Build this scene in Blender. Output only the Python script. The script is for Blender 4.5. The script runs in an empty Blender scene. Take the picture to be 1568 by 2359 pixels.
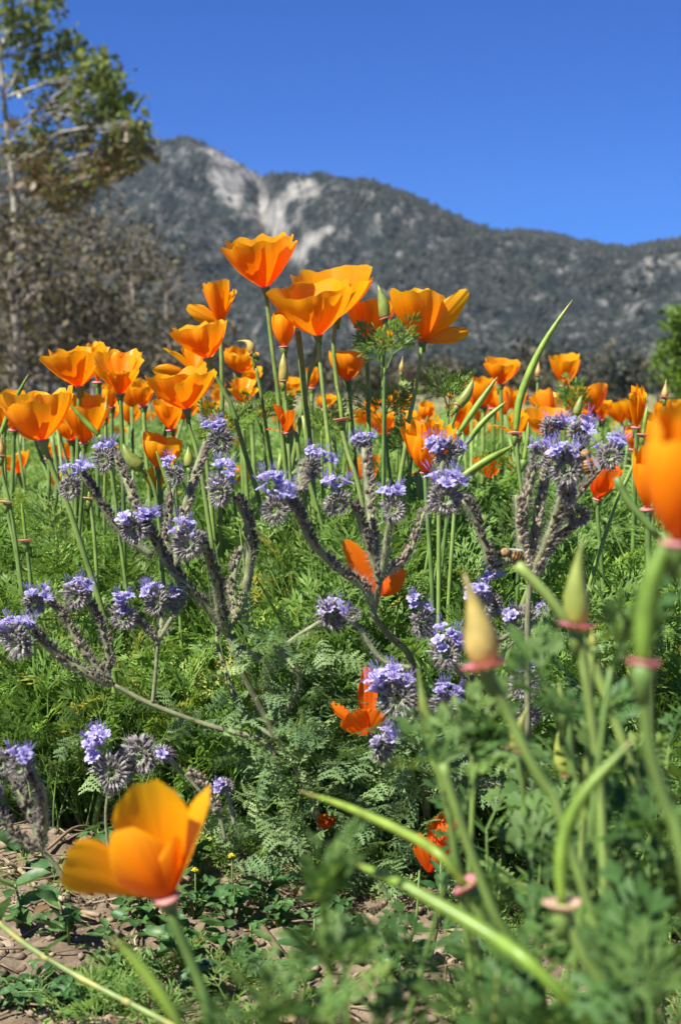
import bpy, math, random
import numpy as np
from mathutils import Vector, Matrix, Quaternion

# ------------------------------------------------------------------ camera, sky, sun
scene = bpy.context.scene
C = scene.collection
R = math.radians
CAM_Z = 0.36
PITCH = 4.45
LENS, SENSOR = 35.0, 23.5
cam_d = bpy.data.cameras.new('camera'); cam = bpy.data.objects.new('camera', cam_d); C.objects.link(cam)
cam_d.lens = LENS; cam_d.sensor_fit = 'VERTICAL'; cam_d.sensor_height = SENSOR; cam_d.sensor_width = SENSOR
cam.location = (0, 0, CAM_Z); cam.rotation_euler = (R(90 - PITCH), 0, 0)
cam_d.clip_start = 0.01; cam_d.clip_end = 20000
cam_d.dof.use_dof = True; cam_d.dof.focus_distance = 1.16; cam_d.dof.aperture_fstop = 9.0
cam_d.dof.aperture_blades = 7
scene.camera = cam

SUN_DIR = Vector((-0.50, -0.36, 0.79)).normalized()      # towards the sun
SUN_EL = math.asin(SUN_DIR.z); SUN_AZ = math.atan2(SUN_DIR.x, SUN_DIR.y)
world = bpy.data.worlds.new('World'); scene.world = world; world.use_nodes = True
wn = world.node_tree.nodes; wl = world.node_tree.links
bg = wn['Background']
sky = wn.new('ShaderNodeTexSky'); sky.sky_type = 'NISHITA'; sky.sun_disc = False
sky.sun_elevation = SUN_EL; sky.sun_rotation = SUN_AZ
sky.altitude = 2500; sky.air_density = 1.0; sky.dust_density = 0.0; sky.ozone_density = 4.0
tint = wn.new('ShaderNodeMix'); tint.data_type = 'RGBA'; tint.blend_type = 'MULTIPLY'
tint.inputs[0].default_value = 1.0
tint.inputs[7].default_value = (0.175, 0.585, 1.33, 1)
wl.new(sky.outputs[0], tint.inputs[6]); wl.new(tint.outputs[2], bg.inputs[0])
bg.inputs[1].default_value = 0.05
sun_d = bpy.data.lights.new('sun', 'SUN'); sun = bpy.data.objects.new('sun', sun_d); C.objects.link(sun)
sun_d.energy = 5.0; sun_d.angle = R(0.53); sun_d.color = (1.0, 0.95, 0.87)
sun.rotation_euler = SUN_DIR.to_track_quat('Z', 'Y').to_euler()
sun.location = (0, 0, 30)
vs = scene.view_settings
scene.display_settings.display_device = 'sRGB'
vs.view_transform = 'Standard'; vs.look = 'None'; vs.exposure = 1.0; vs.gamma = 1.0; vs.use_curve_mapping = False
cy = scene.cycles
cy.max_bounces = 7; cy.diffuse_bounces = 3; cy.glossy_bounces = 2; cy.transmission_bounces = 5
cy.transparent_max_bounces = 8; cy.volume_bounces = 0
cy.use_denoising = True
try:
    cy.denoiser = 'OPENIMAGEDENOISE'; cy.denoising_prefilter = 'ACCURATE'
except Exception:
    pass
cy.sample_clamp_indirect = 6.0

# ------------------------------------------------------------------ helpers
F = LENS / SENSOR * 2359.0
CR = cam.rotation_euler.to_matrix()
CO = Vector((0, 0, CAM_Z))
RIGHT, UP, BACK = CR @ Vector((1, 0, 0)), CR @ Vector((0, 1, 0)), CR @ Vector((0, 0, 1))
def P(px, py, d):
    "the place in the field seen at that spot of the 1568 x 2359 survey picture, d metres out"
    return CO + CR @ Vector(((px - 784) / F * d, -(py - 1179.5) / F * d, -d))
def M(px, d):
    return px * d / F

def setp(o, label=None, cat=None, group=None, kind=None):
    if label: o['label'] = label
    if cat: o['category'] = cat
    if group: o['group'] = group
    if kind: o['kind'] = kind
    return o
def thing(name, label, cat, loc=(0, 0, 0), group=None):
    o = bpy.data.objects.new(name, None); C.objects.link(o); o.location = loc
    o.empty_display_size = 0.02
    return setp(o, label, cat, group)
def link(name, me, parent=None, world_space=True):
    o = bpy.data.objects.new(name, me); C.objects.link(o)
    if parent is not None:
        o.parent = parent
        if world_space:
            o.location = -Vector(root_loc(parent))
    return o
def root_loc(p):
    v = Vector(p.location)
    while p.parent is not None:
        p = p.parent; v += Vector(p.location)
    return v

class MB:
    "collects pieces of one mesh: points, faces, material slots, a tint per point and a uv per point"
    def __init__(s):
        s.v = []; s.f = []; s.m = []; s.t = []; s.uv = []
    def add(s, vs_, fs, mat=0, tint=0.5, uvs=None):
        b = len(s.v)
        s.v.extend(tuple(p) for p in vs_)
        s.f.extend(tuple(i + b for i in f) for f in fs)
        s.m.extend([mat] * len(fs))
        n = len(vs_)
        s.t.extend(tint if isinstance(tint, (list, tuple)) else [tint] * n)
        s.uv.extend(uvs if uvs is not None else [(0.5, 0.5)] * n)
    def tube(s, pts, rad, sides=6, mat=0, tint=0.5, cap=True):
        pts = [Vector(p) for p in pts]; n = len(pts)
        if not isinstance(rad, (list, tuple)): rad = [rad] * n
        vs_ = []; uvs = []; prev = None
        for i, p in enumerate(pts):
            t = (pts[min(i + 1, n - 1)] - pts[max(i - 1, 0)])
            if t.length < 1e-9: t = Vector((0, 0, 1))
            t.normalize()
            if prev is None:
                a = Vector((1, 0, 0)) if abs(t.x) < 0.8 else Vector((0, 1, 0))
                nrm = t.cross(a).normalized()
            else:
                nrm = (prev - t * prev.dot(t))
                nrm = nrm.normalized() if nrm.length > 1e-9 else t.orthogonal().normalized()
            prev = nrm; bi = t.cross(nrm)
            for k in range(sides):
                a = 2 * math.pi * k / sides
                vs_.append(p + (nrm * math.cos(a) + bi * math.sin(a)) * rad[i]); uvs.append((k / sides, i / max(1, n - 1)))
        fs = []
        for i in range(n - 1):
            for k in range(sides):
                k2 = (k + 1) % sides
                fs.append((i * sides + k, i * sides + k2, (i + 1) * sides + k2, (i + 1) * sides + k))
        if cap:
            fs.append(tuple(range(sides))[::-1]); fs.append(tuple((n - 1) * sides + k for k in range(sides)))
        s.add(vs_, fs, mat, tint, uvs)
    def mesh(s, name, mats, smooth=True):
        me = bpy.data.meshes.new(name)
        me.from_pydata(s.v, [], s.f)
        for m in (mats if isinstance(mats, (list, tuple)) else [mats]): me.materials.append(m)
        me.polygons.foreach_set('material_index', s.m)
        if smooth: me.polygons.foreach_set('use_smooth', [True] * len(s.f))
        at = me.attributes.new('tint', 'FLOAT', 'POINT'); at.data.foreach_set('value', s.t)
        uvl = me.uv_layers.new(name='UVMap')
        li = np.empty(len(me.loops), dtype=np.int32); me.loops.foreach_get('vertex_index', li)
        uva = np.array(s.uv, dtype=np.float32)[li]
        uvl.data.foreach_set('uv', uva.ravel())
        me.update()
        return me
def np_mesh(name, v, tris, mat, tint=None, smooth=False, mat_index=None, extra=None):
    v = np.asarray(v, np.float32); tris = np.asarray(tris, np.int32); k = tris.shape[1]
    me = bpy.data.meshes.new(name)
    me.vertices.add(len(v)); me.vertices.foreach_set('co', v.ravel())
    me.loops.add(tris.size); me.loops.foreach_set('vertex_index', tris.ravel())
    me.polygons.add(len(tris)); me.polygons.foreach_set('loop_start', np.arange(0, tris.size, k, dtype=np.int32))
    for m in (mat if isinstance(mat, (list, tuple)) else [mat]): me.materials.append(m)
    if mat_index is not None: me.polygons.foreach_set('material_index', np.asarray(mat_index, np.int32))
    if smooth: me.polygons.foreach_set('use_smooth', np.ones(len(tris), bool))
    me.update(calc_edges=True)
    if tint is not None:
        at = me.attributes.new('tint', 'FLOAT', 'POINT'); at.data.foreach_set('value', np.asarray(tint, np.float32))
    for n_, a_ in (extra or {}).items():
        at = me.attributes.new(n_, 'FLOAT', 'POINT'); at.data.foreach_set('value', np.asarray(a_, np.float32))
    me.validate()
    return me

def spline(pts, n):
    "a smooth curve through points"
    pts = [Vector(p) for p in pts]
    if len(pts) == 2: return [pts[0].lerp(pts[1], i / n) for i in range(n + 1)]
    out = []; m = len(pts) - 1
    for i in range(n + 1):
        t = i / n * m; k = min(int(t), m - 1); u = t - k
        p0 = pts[k - 1] if k > 0 else pts[0] * 2 - pts[1]
        p1, p2 = pts[k], pts[k + 1]
        p3 = pts[k + 2] if k + 2 <= m else pts[m] * 2 - pts[m - 1]
        out.append(0.5 * ((2 * p1) + (p2 - p0) * u + (2 * p0 - 5 * p1 + 4 * p2 - p3) * u * u + (3 * p1 - p0 - 3 * p2 + p3) * u ** 3))
    return out

def hash2(ix, iy, seed):
    h = (ix.astype(np.int64) * 374761393 + iy.astype(np.int64) * 668265263 + seed * 1442695041) & 0xFFFFFFFF
    h = ((h ^ (h >> 13)) * 1274126177) & 0xFFFFFFFF
    h = (h ^ (h >> 16)) & 0xFFFFFFFF
    return h.astype(np.float64) / 4294967295.0
def vnoise(x, y, seed=0):
    x = np.asarray(x, float); y = np.asarray(y, float)
    ix = np.floor(x); iy = np.floor(y); fx = x - ix; fy = y - iy
    fx = fx * fx * (3 - 2 * fx); fy = fy * fy * (3 - 2 * fy)
    a = hash2(ix, iy, seed); b = hash2(ix + 1, iy, seed); c = hash2(ix, iy + 1, seed); d = hash2(ix + 1, iy + 1, seed)
    return (a * (1 - fx) + b * fx) * (1 - fy) + (c * (1 - fx) + d * fx) * fy
def fbm(x, y, octaves=5, seed=0, gain=0.5):
    s = 0; a = 1; n = 0
    for o in range(octaves):
        s = s + a * vnoise(x * 2 ** o, y * 2 ** o, seed + o * 17); n += a; a *= gain
    return s / n
def ridged(x, y, octaves=4, seed=0):
    s = 0; a = 1; n = 0
    for o in range(octaves):
        s = s + a * (1 - np.abs(2 * vnoise(x * 2 ** o, y * 2 ** o, seed + o * 31) - 1)); n += a; a *= 0.5
    return s / n

# ------------------------------------------------------------------ materials
def new_mat(name):
    m = bpy.data.materials.new(name); m.use_nodes = True
    nt = m.node_tree; nt.nodes.clear()
    out = nt.nodes.new('ShaderNodeOutputMaterial')
    return m, nt, out
def leafy(name, cols, trans=0.35, rough=0.5, tcol=1.5, noise_scale=0, spec=0.4, use_uv=False, rand=0.0, tsat=None):
    "thin plant tissue: cols is a ramp over the tint attribute (or uv.y); part of the light passes through"
    m, nt, out = new_mat(name); N = nt.nodes; L = nt.links
    ramp = N.new('ShaderNodeValToRGB')
    el = ramp.color_ramp.elements
    el[0].position = cols[0][0]; el[0].color = (*cols[0][1], 1)
    el[1].position = cols[-1][0]; el[1].color = (*cols[-1][1], 1)
    for p, c in cols[1:-1]:
        e = el.new(p); e.color = (*c, 1)
    if use_uv:
        uv = N.new('ShaderNodeUVMap'); sep = N.new('ShaderNodeSeparateXYZ'); L.new(uv.outputs[0], sep.inputs[0]); src = sep.outputs[1]
    else:
        at = N.new('ShaderNodeAttribute'); at.attribute_name = 'tint'; src = at.outputs['Fac']
    L.new(src, ramp.inputs[0]); col = ramp.outputs[0]
    if noise_scale:
        no = N.new('ShaderNodeTexNoise'); no.inputs['Scale'].default_value = noise_scale; no.inputs['Detail'].default_value = 3
        geo = N.new('ShaderNodeNewGeometry'); L.new(geo.outputs['Position'], no.inputs['Vector'])
        mr = N.new('ShaderNodeMapRange'); L.new(no.outputs[0], mr.inputs[0])
        mr.inputs[1].default_value = 0.3; mr.inputs[2].default_value = 0.7; mr.inputs[3].default_value = 0.68; mr.inputs[4].default_value = 1.3
        mx = N.new('ShaderNodeMix'); mx.data_type = 'RGBA'; mx.blend_type = 'MULTIPLY'; mx.inputs[0].default_value = 1
        L.new(col, mx.inputs[6]); L.new(mr.outputs[0], mx.inputs[7]); col = mx.outputs[2]
    if rand:
        oi = N.new('ShaderNodeObjectInfo'); hs = N.new('ShaderNodeHueSaturation')
        m1 = N.new('ShaderNodeMapRange'); L.new(oi.outputs['Random'], m1.inputs[0])
        m1.inputs[3].default_value = 0.5 - rand * 0.1; m1.inputs[4].default_value = 0.5 + rand * 0.1
        m2 = N.new('ShaderNodeMapRange'); L.new(oi.outputs['Random'], m2.inputs[0])
        m2.inputs[3].default_value = 1 + rand; m2.inputs[4].default_value = 1 - rand
        L.new(m1.outputs[0], hs.inputs['Hue']); L.new(m2.outputs[0], hs.inputs['Value']); L.new(col, hs.inputs['Color']); col = hs.outputs[0]
    pr = N.new('ShaderNodeBsdfPrincipled'); pr.inputs['Roughness'].default_value = rough
    pr.inputs['Specular IOR Level'].default_value = spec
    L.new(col, pr.inputs['Base Color'])
    if trans > 0:
        tr = N.new('ShaderNodeBsdfTranslucent')
        mt = N.new('ShaderNodeMix'); mt.data_type = 'RGBA'; mt.blend_type = 'MULTIPLY'; mt.inputs[0].default_value = 1
        mt.inputs[7].default_value = tsat or (tcol, tcol, tcol * 0.6, 1)
        L.new(col, mt.inputs[6]); L.new(mt.outputs[2], tr.inputs[0])
        ms = N.new('ShaderNodeMixShader'); ms.inputs[0].default_value = trans
        L.new(pr.outputs[0], ms.inputs[1]); L.new(tr.outputs[0], ms.inputs[2]); L.new(ms.outputs[0], out.inputs[0])
    else:
        L.new(pr.outputs[0], out.inputs[0])
    return m

def petal_material(name='poppy_petal', red=0.0):
    m, nt, out = new_mat(name); N = nt.nodes; L = nt.links
    uv = N.new('ShaderNodeUVMap'); sep = N.new('ShaderNodeSeparateXYZ'); L.new(uv.outputs[0], sep.inputs[0])
    ramp = N.new('ShaderNodeValToRGB'); el = ramp.color_ramp.elements
    el[0].position = 0.0; el[0].color = (0.92, 0.20, 0.003, 1)
    el[1].position = 1.0; el[1].color = (1.0, 0.52, 0.010, 1)
    e = el.new(0.25); e.color = (0.99, 0.29, 0.003, 1)
    e = el.new(0.7); e.color = (1.0, 0.385, 0.005, 1)
    for q in el: q.color = (q.color[0], q.color[1] * (1 - red), q.color[2], 1)
    L.new(sep.outputs[1], ramp.inputs[0])
    # fine radial veins
    mp = N.new('ShaderNodeMapping'); mp.inputs['Scale'].default_value = (26, 1.6, 1); L.new(uv.outputs[0], mp.inputs[0])
    oi = N.new('ShaderNodeObjectInfo')
    cmb = N.new('ShaderNodeCombineXYZ'); ml = N.new('ShaderNodeMath'); ml.operation = 'MULTIPLY'; ml.inputs[1].default_value = 37
    L.new(oi.outputs['Random'], ml.inputs[0]); L.new(ml.outputs[0], cmb.inputs[2]); L.new(cmb.outputs[0], mp.inputs['Location'])
    no = N.new('ShaderNodeTexNoise'); no.inputs['Scale'].default_value = 1.0; no.inputs['Detail'].default_value = 4
    L.new(mp.outputs[0], no.inputs['Vector'])
    mr = N.new('ShaderNodeMapRange'); L.new(no.outputs[0], mr.inputs[0])
    mr.inputs[1].default_value = 0.3; mr.inputs[2].default_value = 0.7; mr.inputs[3].default_value = 0.90; mr.inputs[4].default_value = 1.04
    mx = N.new('ShaderNodeMix'); mx.data_type = 'RGBA'; mx.blend_type = 'MULTIPLY'; mx.inputs[0].default_value = 1
    L.new(ramp.outputs[0], mx.inputs[6]); L.new(mr.outputs[0], mx.inputs[7])
    hs = N.new('ShaderNodeHueSaturation'); m1 = N.new('ShaderNodeMapRange'); L.new(oi.outputs['Random'], m1.inputs[0])
    m1.inputs[3].default_value = 0.489; m1.inputs[4].default_value = 0.506
    L.new(m1.outputs[0], hs.inputs['Hue']); L.new(mx.outputs[2], hs.inputs['Color'])
    col = hs.outputs[0]
    bp = N.new('ShaderNodeBump'); bp.inputs['Strength'].default_value = 0.35; bp.inputs['Distance'].default_value = 0.0006
    L.new(no.outputs[0], bp.inputs['Height'])
    pr = N.new('ShaderNodeBsdfPrincipled'); pr.inputs['Roughness'].default_value = 0.38
    pr.inputs['Specular IOR Level'].default_value = 0.35
    L.new(col, pr.inputs['Base Color']); L.new(bp.outputs[0], pr.inputs['Normal'])
    tr = N.new('ShaderNodeBsdfTranslucent'); L.new(col, tr.inputs[0])
    ms = N.new('ShaderNodeMixShader'); ms.inputs[0].default_value = 0.5
    L.new(pr.outputs[0], ms.inputs[1]); L.new(tr.outputs[0], ms.inputs[2]); L.new(ms.outputs[0], out.inputs[0])
    return m
def plain(name, col, rough=0.7, var=0.3, scale=200, spec=0.3, bump=0.0, col2=None):
    m, nt, out = new_mat(name); N = nt.nodes; L = nt.links
    geo = N.new('ShaderNodeTexCoord')
    no = N.new('ShaderNodeTexNoise'); no.inputs['Scale'].default_value = scale; no.inputs['Detail'].default_value = 4
    L.new(geo.outputs['Object'], no.inputs['Vector'])
    ramp = N.new('ShaderNodeValToRGB'); el = ramp.color_ramp.elements
    c2 = col2 or tuple(min(1, c * (1 + var)) for c in col)
    el[0].position = 0.35; el[0].color = (*(c * (1 - var) for c in col), 1); el[1].position = 0.65; el[1].color = (*c2, 1)
    L.new(no.outputs[0], ramp.inputs[0])
    pr = N.new('ShaderNodeBsdfPrincipled'); pr.inputs['Roughness'].default_value = rough; pr.inputs['Specular IOR Level'].default_value = spec
    L.new(ramp.outputs[0], pr.inputs['Base Color'])
    if bump:
        b = N.new('ShaderNodeBump'); b.inputs['Strength'].default_value = 0.6; b.inputs['Distance'].default_value = bump
        L.new(no.outputs[0], b.inputs['Height']); L.new(b.outputs[0], pr.inputs['Normal'])
    L.new(pr.outputs[0], out.inputs[0])
    return m

MT = {}
MT['petal'] = petal_material()
MT['oldpetal'] = petal_material('wilted_poppy_petal', 0.52)
MT['stem'] = leafy('poppy_stem', [(0, (0.11, 0.195, 0.042)), (0.5, (0.165, 0.265, 0.058)), (1, (0.25, 0.345, 0.085))], trans=0.12, rough=0.45, rand=0.12, noise_scale=60)
MT['collar'] = leafy('poppy_collar', [(0, (0.66, 0.23, 0.25)), (0.5, (0.68, 0.33, 0.29)), (1, (0.70, 0.50, 0.36))], trans=0.3, rough=0.5, rand=0.12)
MT['bud'] = leafy('poppy_bud', [(0, (0.20, 0.29, 0.06)), (0.5, (0.33, 0.36, 0.07)), (1, (0.46, 0.33, 0.10))], trans=0.15, rough=0.4, rand=0.06, noise_scale=90)
MT['pod'] = leafy('poppy_pod', [(0, (0.17, 0.28, 0.035)), (0.5, (0.24, 0.36, 0.05)), (1, (0.38, 0.30, 0.10))], trans=0.15, rough=0.38, rand=0.08, noise_scale=90)
MT['leaf'] = leafy('poppy_leaf', [(0, (0.09, 0.18, 0.036)), (0.45, (0.18, 0.305, 0.062)), (0.8, (0.28, 0.40, 0.10)), (1, (0.46, 0.43, 0.09))], trans=0.36, rough=0.5, noise_scale=9, spec=0.28)
MT['nearleaf'] = leafy('poppy_leaf_near', [(0, (0.055, 0.125, 0.030)), (0.5, (0.10, 0.19, 0.046)), (1, (0.18, 0.28, 0.065))], trans=0.33, spec=0.25, rough=0.55, rand=0.16, noise_scale=40)
MT['fern'] = leafy('phacelia_leaf', [(0, (0.095, 0.165, 0.055)), (0.5, (0.145, 0.235, 0.085)), (1, (0.215, 0.32, 0.115))], trans=0.3, rough=0.65, rand=0.22, noise_scale=70)
MT['violet'] = leafy('phacelia_petal', [(0, (0.25, 0.20, 0.48)), (0.5, (0.41, 0.36, 0.68)), (1, (0.58, 0.54, 0.80))], trans=0.4, rough=0.5, tsat=(1, 1, 1, 1), rand=0.12)
MT['stamen'] = leafy('phacelia_stamen', [(0, (0.30, 0.24, 0.62)), (1, (0.16, 0.11, 0.38))], trans=0.2, rough=0.6, tsat=(1, 1, 1, 1))
MT['calyx'] = leafy('phacelia_calyx', [(0, (0.10, 0.08, 0.085)), (0.4, (0.22, 0.18, 0.19)), (0.75, (0.36, 0.33, 0.33)), (1, (0.38, 0.50, 0.24))], trans=0.15, rough=0.75, tsat=(1, 1, 1, 1))
MT['hair'] = leafy('phacelia_hair', [(0, (0.30, 0.29, 0.25)), (1, (0.52, 0.50, 0.44))], trans=0.4, rough=0.6, tsat=(1, 1, 1, 1))
MT['pstem'] = leafy('phacelia_stem', [(0, (0.14, 0.12, 0.075)), (0.5, (0.21, 0.235, 0.105)), (1, (0.28, 0.33, 0.15))], trans=0.05, rough=0.7, noise_scale=120)
MT['seed'] = leafy('phacelia_seed_calyx', [(0, (0.06, 0.048, 0.036)), (0.5, (0.17, 0.135, 0.095)), (1, (0.48, 0.38, 0.27))], trans=0.15, rough=0.8, tsat=(1, 1, 1, 1))
MT['clover'] = leafy('clover_leaf', [(0, (0.045, 0.115, 0.035)), (1, (0.10, 0.20, 0.06))], trans=0.3, rough=0.45, rand=0.2, noise_scale=120)
MT['straw'] = leafy('dry_straw', [(0, (0.13, 0.085, 0.05)), (0.5, (0.27, 0.19, 0.11)), (1, (0.46, 0.37, 0.24))], trans=0.1, rough=0.7, noise_scale=60)
MT['dryleaf'] = leafy('dry_leaf', [(0, (0.16, 0.10, 0.05)), (0.5, (0.30, 0.22, 0.09)), (1, (0.36, 0.32, 0.15))], trans=0.25, rough=0.6, noise_scale=80)
MT['grass'] = leafy('grass_stem', [(0, (0.16, 0.27, 0.08)), (1, (0.40, 0.38, 0.11))], trans=0.15, rough=0.45, noise_scale=60)
MT['stamens'] = leafy('poppy_stamen', [(0, (0.75, 0.30, 0.02)), (1, (0.9, 0.5, 0.05))], trans=0.2, rough=0.6)
MT['crumb'] = plain('soil_crumb', (0.23, 0.178, 0.118), rough=0.95, var=0.4, scale=90, bump=0.001)
MT['yellow'] = leafy('clover_flower', [(0, (0.55, 0.42, 0.02)), (1, (0.75, 0.62, 0.04))], trans=0.2, rough=0.6)
MT['stone'] = plain('stone', (0.33, 0.26, 0.18), rough=0.8, var=0.35, scale=120, bump=0.001)
MT['bark'] = plain('pale_bark', (0.30, 0.28, 0.24), rough=0.85, var=0.65, scale=5.0, bump=0.03)
MT['greybark'] = plain('grey_bark', (0.22, 0.19, 0.16), rough=0.9, var=0.4, scale=3.0, bump=0.02)
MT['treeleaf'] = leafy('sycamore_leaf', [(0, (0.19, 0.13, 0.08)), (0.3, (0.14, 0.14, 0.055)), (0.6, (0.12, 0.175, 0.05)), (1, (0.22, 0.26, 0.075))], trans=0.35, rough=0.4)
MT['twig'] = leafy('twig_and_dry_leaf', [(0, (0.045, 0.043, 0.035)), (0.45, (0.095, 0.082, 0.056)), (0.75, (0.16, 0.13, 0.075)), (1, (0.12, 0.145, 0.05))], trans=0.15, rough=0.8)
MT['shrub'] = leafy('green_shrub_leaf', [(0, (0.06, 0.12, 0.02)), (1, (0.17, 0.27, 0.04))], trans=0.35, rough=0.45)
MT['darkshrub'] = leafy('dark_shrub_leaf', [(0, (0.014, 0.022, 0.018)), (0.6, (0.028, 0.038, 0.030)), (1, (0.07, 0.072, 0.060))], trans=0.25, rough=0.6)

def soil_material():
    m, nt, out = new_mat('soil'); N = nt.nodes; L = nt.links
    geo = N.new('ShaderNodeNewGeometry')
    no = N.new('ShaderNodeTexNoise'); no.inputs['Scale'].default_value = 28; no.inputs['Detail'].default_value = 8; no.inputs['Roughness'].default_value = 0.65
    L.new(geo.outputs['Position'], no.inputs['Vector'])
    r1 = N.new('ShaderNodeValToRGB'); el = r1.color_ramp.elements
    el[0].position = 0.3; el[0].color = (0.085, 0.062, 0.042, 1); el[1].position = 0.72; el[1].color = (0.29, 0.225, 0.15, 1)
    L.new(no.outputs[0], r1.inputs[0])
    n2 = N.new('ShaderNodeTexNoise'); n2.inputs['Scale'].default_value = 0.22; n2.inputs['Detail'].default_value = 6
    L.new(geo.outputs['Position'], n2.inputs['Vector'])
    r2 = N.new('ShaderNodeValToRGB'); e2 = r2.color_ramp.elements
    e2[0].position = 0.38; e2[0].color = (0.33, 0.28, 0.16, 1); e2[1].position = 0.62; e2[1].color = (0.13, 0.17, 0.055, 1)
    L.new(n2.outputs[0], r2.inputs[0])
    sp = N.new('ShaderNodeSeparateXYZ'); L.new(geo.outputs['Position'], sp.inputs[0])
    mr = N.new('ShaderNodeMapRange'); L.new(sp.outputs[1], mr.inputs[0]); mr.inputs[1].default_value = 5; mr.inputs[2].default_value = 8
    mx = N.new('ShaderNodeMix'); mx.data_type = 'RGBA'; L.new(mr.outputs[0], mx.inputs[0]); L.new(r1.outputs[0], mx.inputs[6]); L.new(r2.outputs[0], mx.inputs[7])
    pr = N.new('ShaderNodeBsdfPrincipled'); pr.inputs['Roughness'].default_value = 0.95; pr.inputs['Specular IOR Level'].default_value = 0.1
    L.new(mx.outputs[2], pr.inputs['Base Color'])
    n3 = N.new('ShaderNodeTexNoise'); n3.inputs['Scale'].default_value = 160; n3.inputs['Detail'].default_value = 6
    L.new(geo.outputs['Position'], n3.inputs['Vector'])
    bp = N.new('ShaderNodeBump'); bp.inputs['Strength'].default_value = 0.8; bp.inputs['Distance'].default_value = 0.004
    L.new(n3.outputs[0], bp.inputs['Height']); L.new(bp.outputs[0], pr.inputs['Normal'])
    L.new(pr.outputs[0], out.inputs[0])
    return m
MT['soil'] = soil_material()

def mountain_material():
    m, nt, out = new_mat('mountain_slope'); N = nt.nodes; L = nt.links
    geo = N.new('ShaderNodeNewGeometry')
    at = N.new('ShaderNodeAttribute'); at.attribute_name = 'rock'
    n1 = N.new('ShaderNodeTexNoise'); n1.inputs['Scale'].default_value = 0.055; n1.inputs['Detail'].default_value = 6; n1.inputs['Roughness'].default_value = 0.7
    mp = N.new('ShaderNodeMapping'); mp.inputs['Scale'].default_value = (1, 0.36, 0.7); L.new(geo.outputs['Position'], mp.inputs[0])
    L.new(mp.outputs[0], n1.inputs['Vector'])
    r1 = N.new('ShaderNodeValToRGB'); el = r1.color_ramp.elements
    el[0].position = 0.40; el[0].color = (0.011, 0.017, 0.017, 1); el[1].position = 0.66; el[1].color = (0.17, 0.165, 0.15, 1)
    e = el.new(0.52); e.color = (0.029, 0.036, 0.034, 1)
    L.new(n1.outputs[0], r1.inputs[0])
    n2 = N.new('ShaderNodeTexNoise'); n2.inputs['Scale'].default_value = 0.022; n2.inputs['Detail'].default_value = 8; n2.inputs['Roughness'].default_value = 0.72
    mp2 = N.new('ShaderNodeMapping'); mp2.inputs['Scale'].default_value = (1.2, 0.5, 0.6); L.new(geo.outputs['Position'], mp2.inputs[0]); L.new(mp2.outputs[0], n2.inputs['Vector'])
    r2 = N.new('ShaderNodeValToRGB'); e2 = r2.color_ramp.elements
    e2[0].position = 0.3; e2[0].color = (0.10, 0.10, 0.09, 1); e2[1].position = 0.7; e2[1].color = (0.40, 0.38, 0.34, 1)
    L.new(n1.outputs[0], r2.inputs[0])
    ad = N.new('ShaderNodeMath'); ad.operation = 'ADD'; L.new(at.outputs['Fac'], ad.inputs[0]); L.new(n2.outputs[0], ad.inputs[1])
    mr = N.new('ShaderNodeMapRange'); L.new(ad.outputs[0], mr.inputs[0]); mr.inputs[1].default_value = 0.70; mr.inputs[2].default_value = 0.92
    mx = N.new('ShaderNodeMix'); mx.data_type = 'RGBA'; L.new(mr.outputs[0], mx.inputs[0]); L.new(r1.outputs[0], mx.inputs[6]); L.new(r2.outputs[0], mx.inputs[7])
    ga = N.new('ShaderNodeAttribute'); ga.attribute_name = 'cover'
    gm = N.new('ShaderNodeMix'); gm.data_type = 'RGBA'; L.new(ga.outputs['Fac'], gm.inputs[0]); L.new(mx.outputs[2], gm.inputs[6]); gm.inputs[7].default_value = (0.011, 0.017, 0.016, 1)
    pr = N.new('ShaderNodeBsdfPrincipled'); pr.inputs['Roughness'].default_value = 0.95; pr.inputs['Specular IOR Level'].default_value = 0.05
    L.new(gm.outputs[2], pr.inputs['Base Color'])
    bp = N.new('ShaderNodeBump'); bp.inputs['Strength'].default_value = 1.0; bp.inputs['Distance'].default_value = 3.0
    L.new(n1.outputs[0], bp.inputs['Height']); L.new(bp.outputs[0], pr.inputs['Normal'])
    L.new(pr.outputs[0], out.inputs[0])
    return m
MT['mountain'] = mountain_material()
#@@PART2
# ------------------------------------------------------------------ ground
HAZE = 0.000036
rng = np.random.default_rng(7)
random.seed(11)
HOR = 1179.5 - F * math.tan(R(PITCH))
def ground_z(x, y):
    x = np.asarray(x, float); y = np.asarray(y, float)
    near = np.clip(1 - (np.hypot(x, y - 1.2) - 2.5) / 3.0, 0, 1)
    big = (fbm(x * 2.2 + 5, y * 2.2, 3, 3) - 0.5) * 0.05
    clod = (np.maximum(0, fbm(x * 16, y * 16, 4, 9) - 0.45)) * 0.055
    fine = (fbm(x * 55, y * 55, 3, 21) - 0.5) * 0.012
    return near * (big + clod + fine) + (1 - near) * (fbm(x * 0.12, y * 0.12, 3, 5) - 0.5) * 0.10
def gz(x, y): return float(ground_z(np.array([x]), np.array([y]))[0])
def axis(lo, hi, step, far):
    a = list(np.arange(lo, hi, step)); s = step; b = [a[-1]]
    while b[-1] < far: s *= 1.22; b.append(b[-1] + s)
    s = step; c = [a[0]]
    while c[-1] > -far: s *= 1.22; c.append(c[-1] - s)
    return np.array(c[:0:-1] + a + b[1:])
gx = axis(-0.75, 0.75, 0.008, 2600); gy = axis(0.55, 1.75, 0.008, 2600)
GX, GY = np.meshgrid(gx, gy); GZ = ground_z(GX, GY)
nx, ny = len(gx), len(gy)
idx = np.arange(nx * ny).reshape(ny, nx)
quads = np.stack([idx[:-1, :-1], idx[:-1, 1:], idx[1:, 1:], idx[1:, :-1]], -1).reshape(-1, 4)
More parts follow.
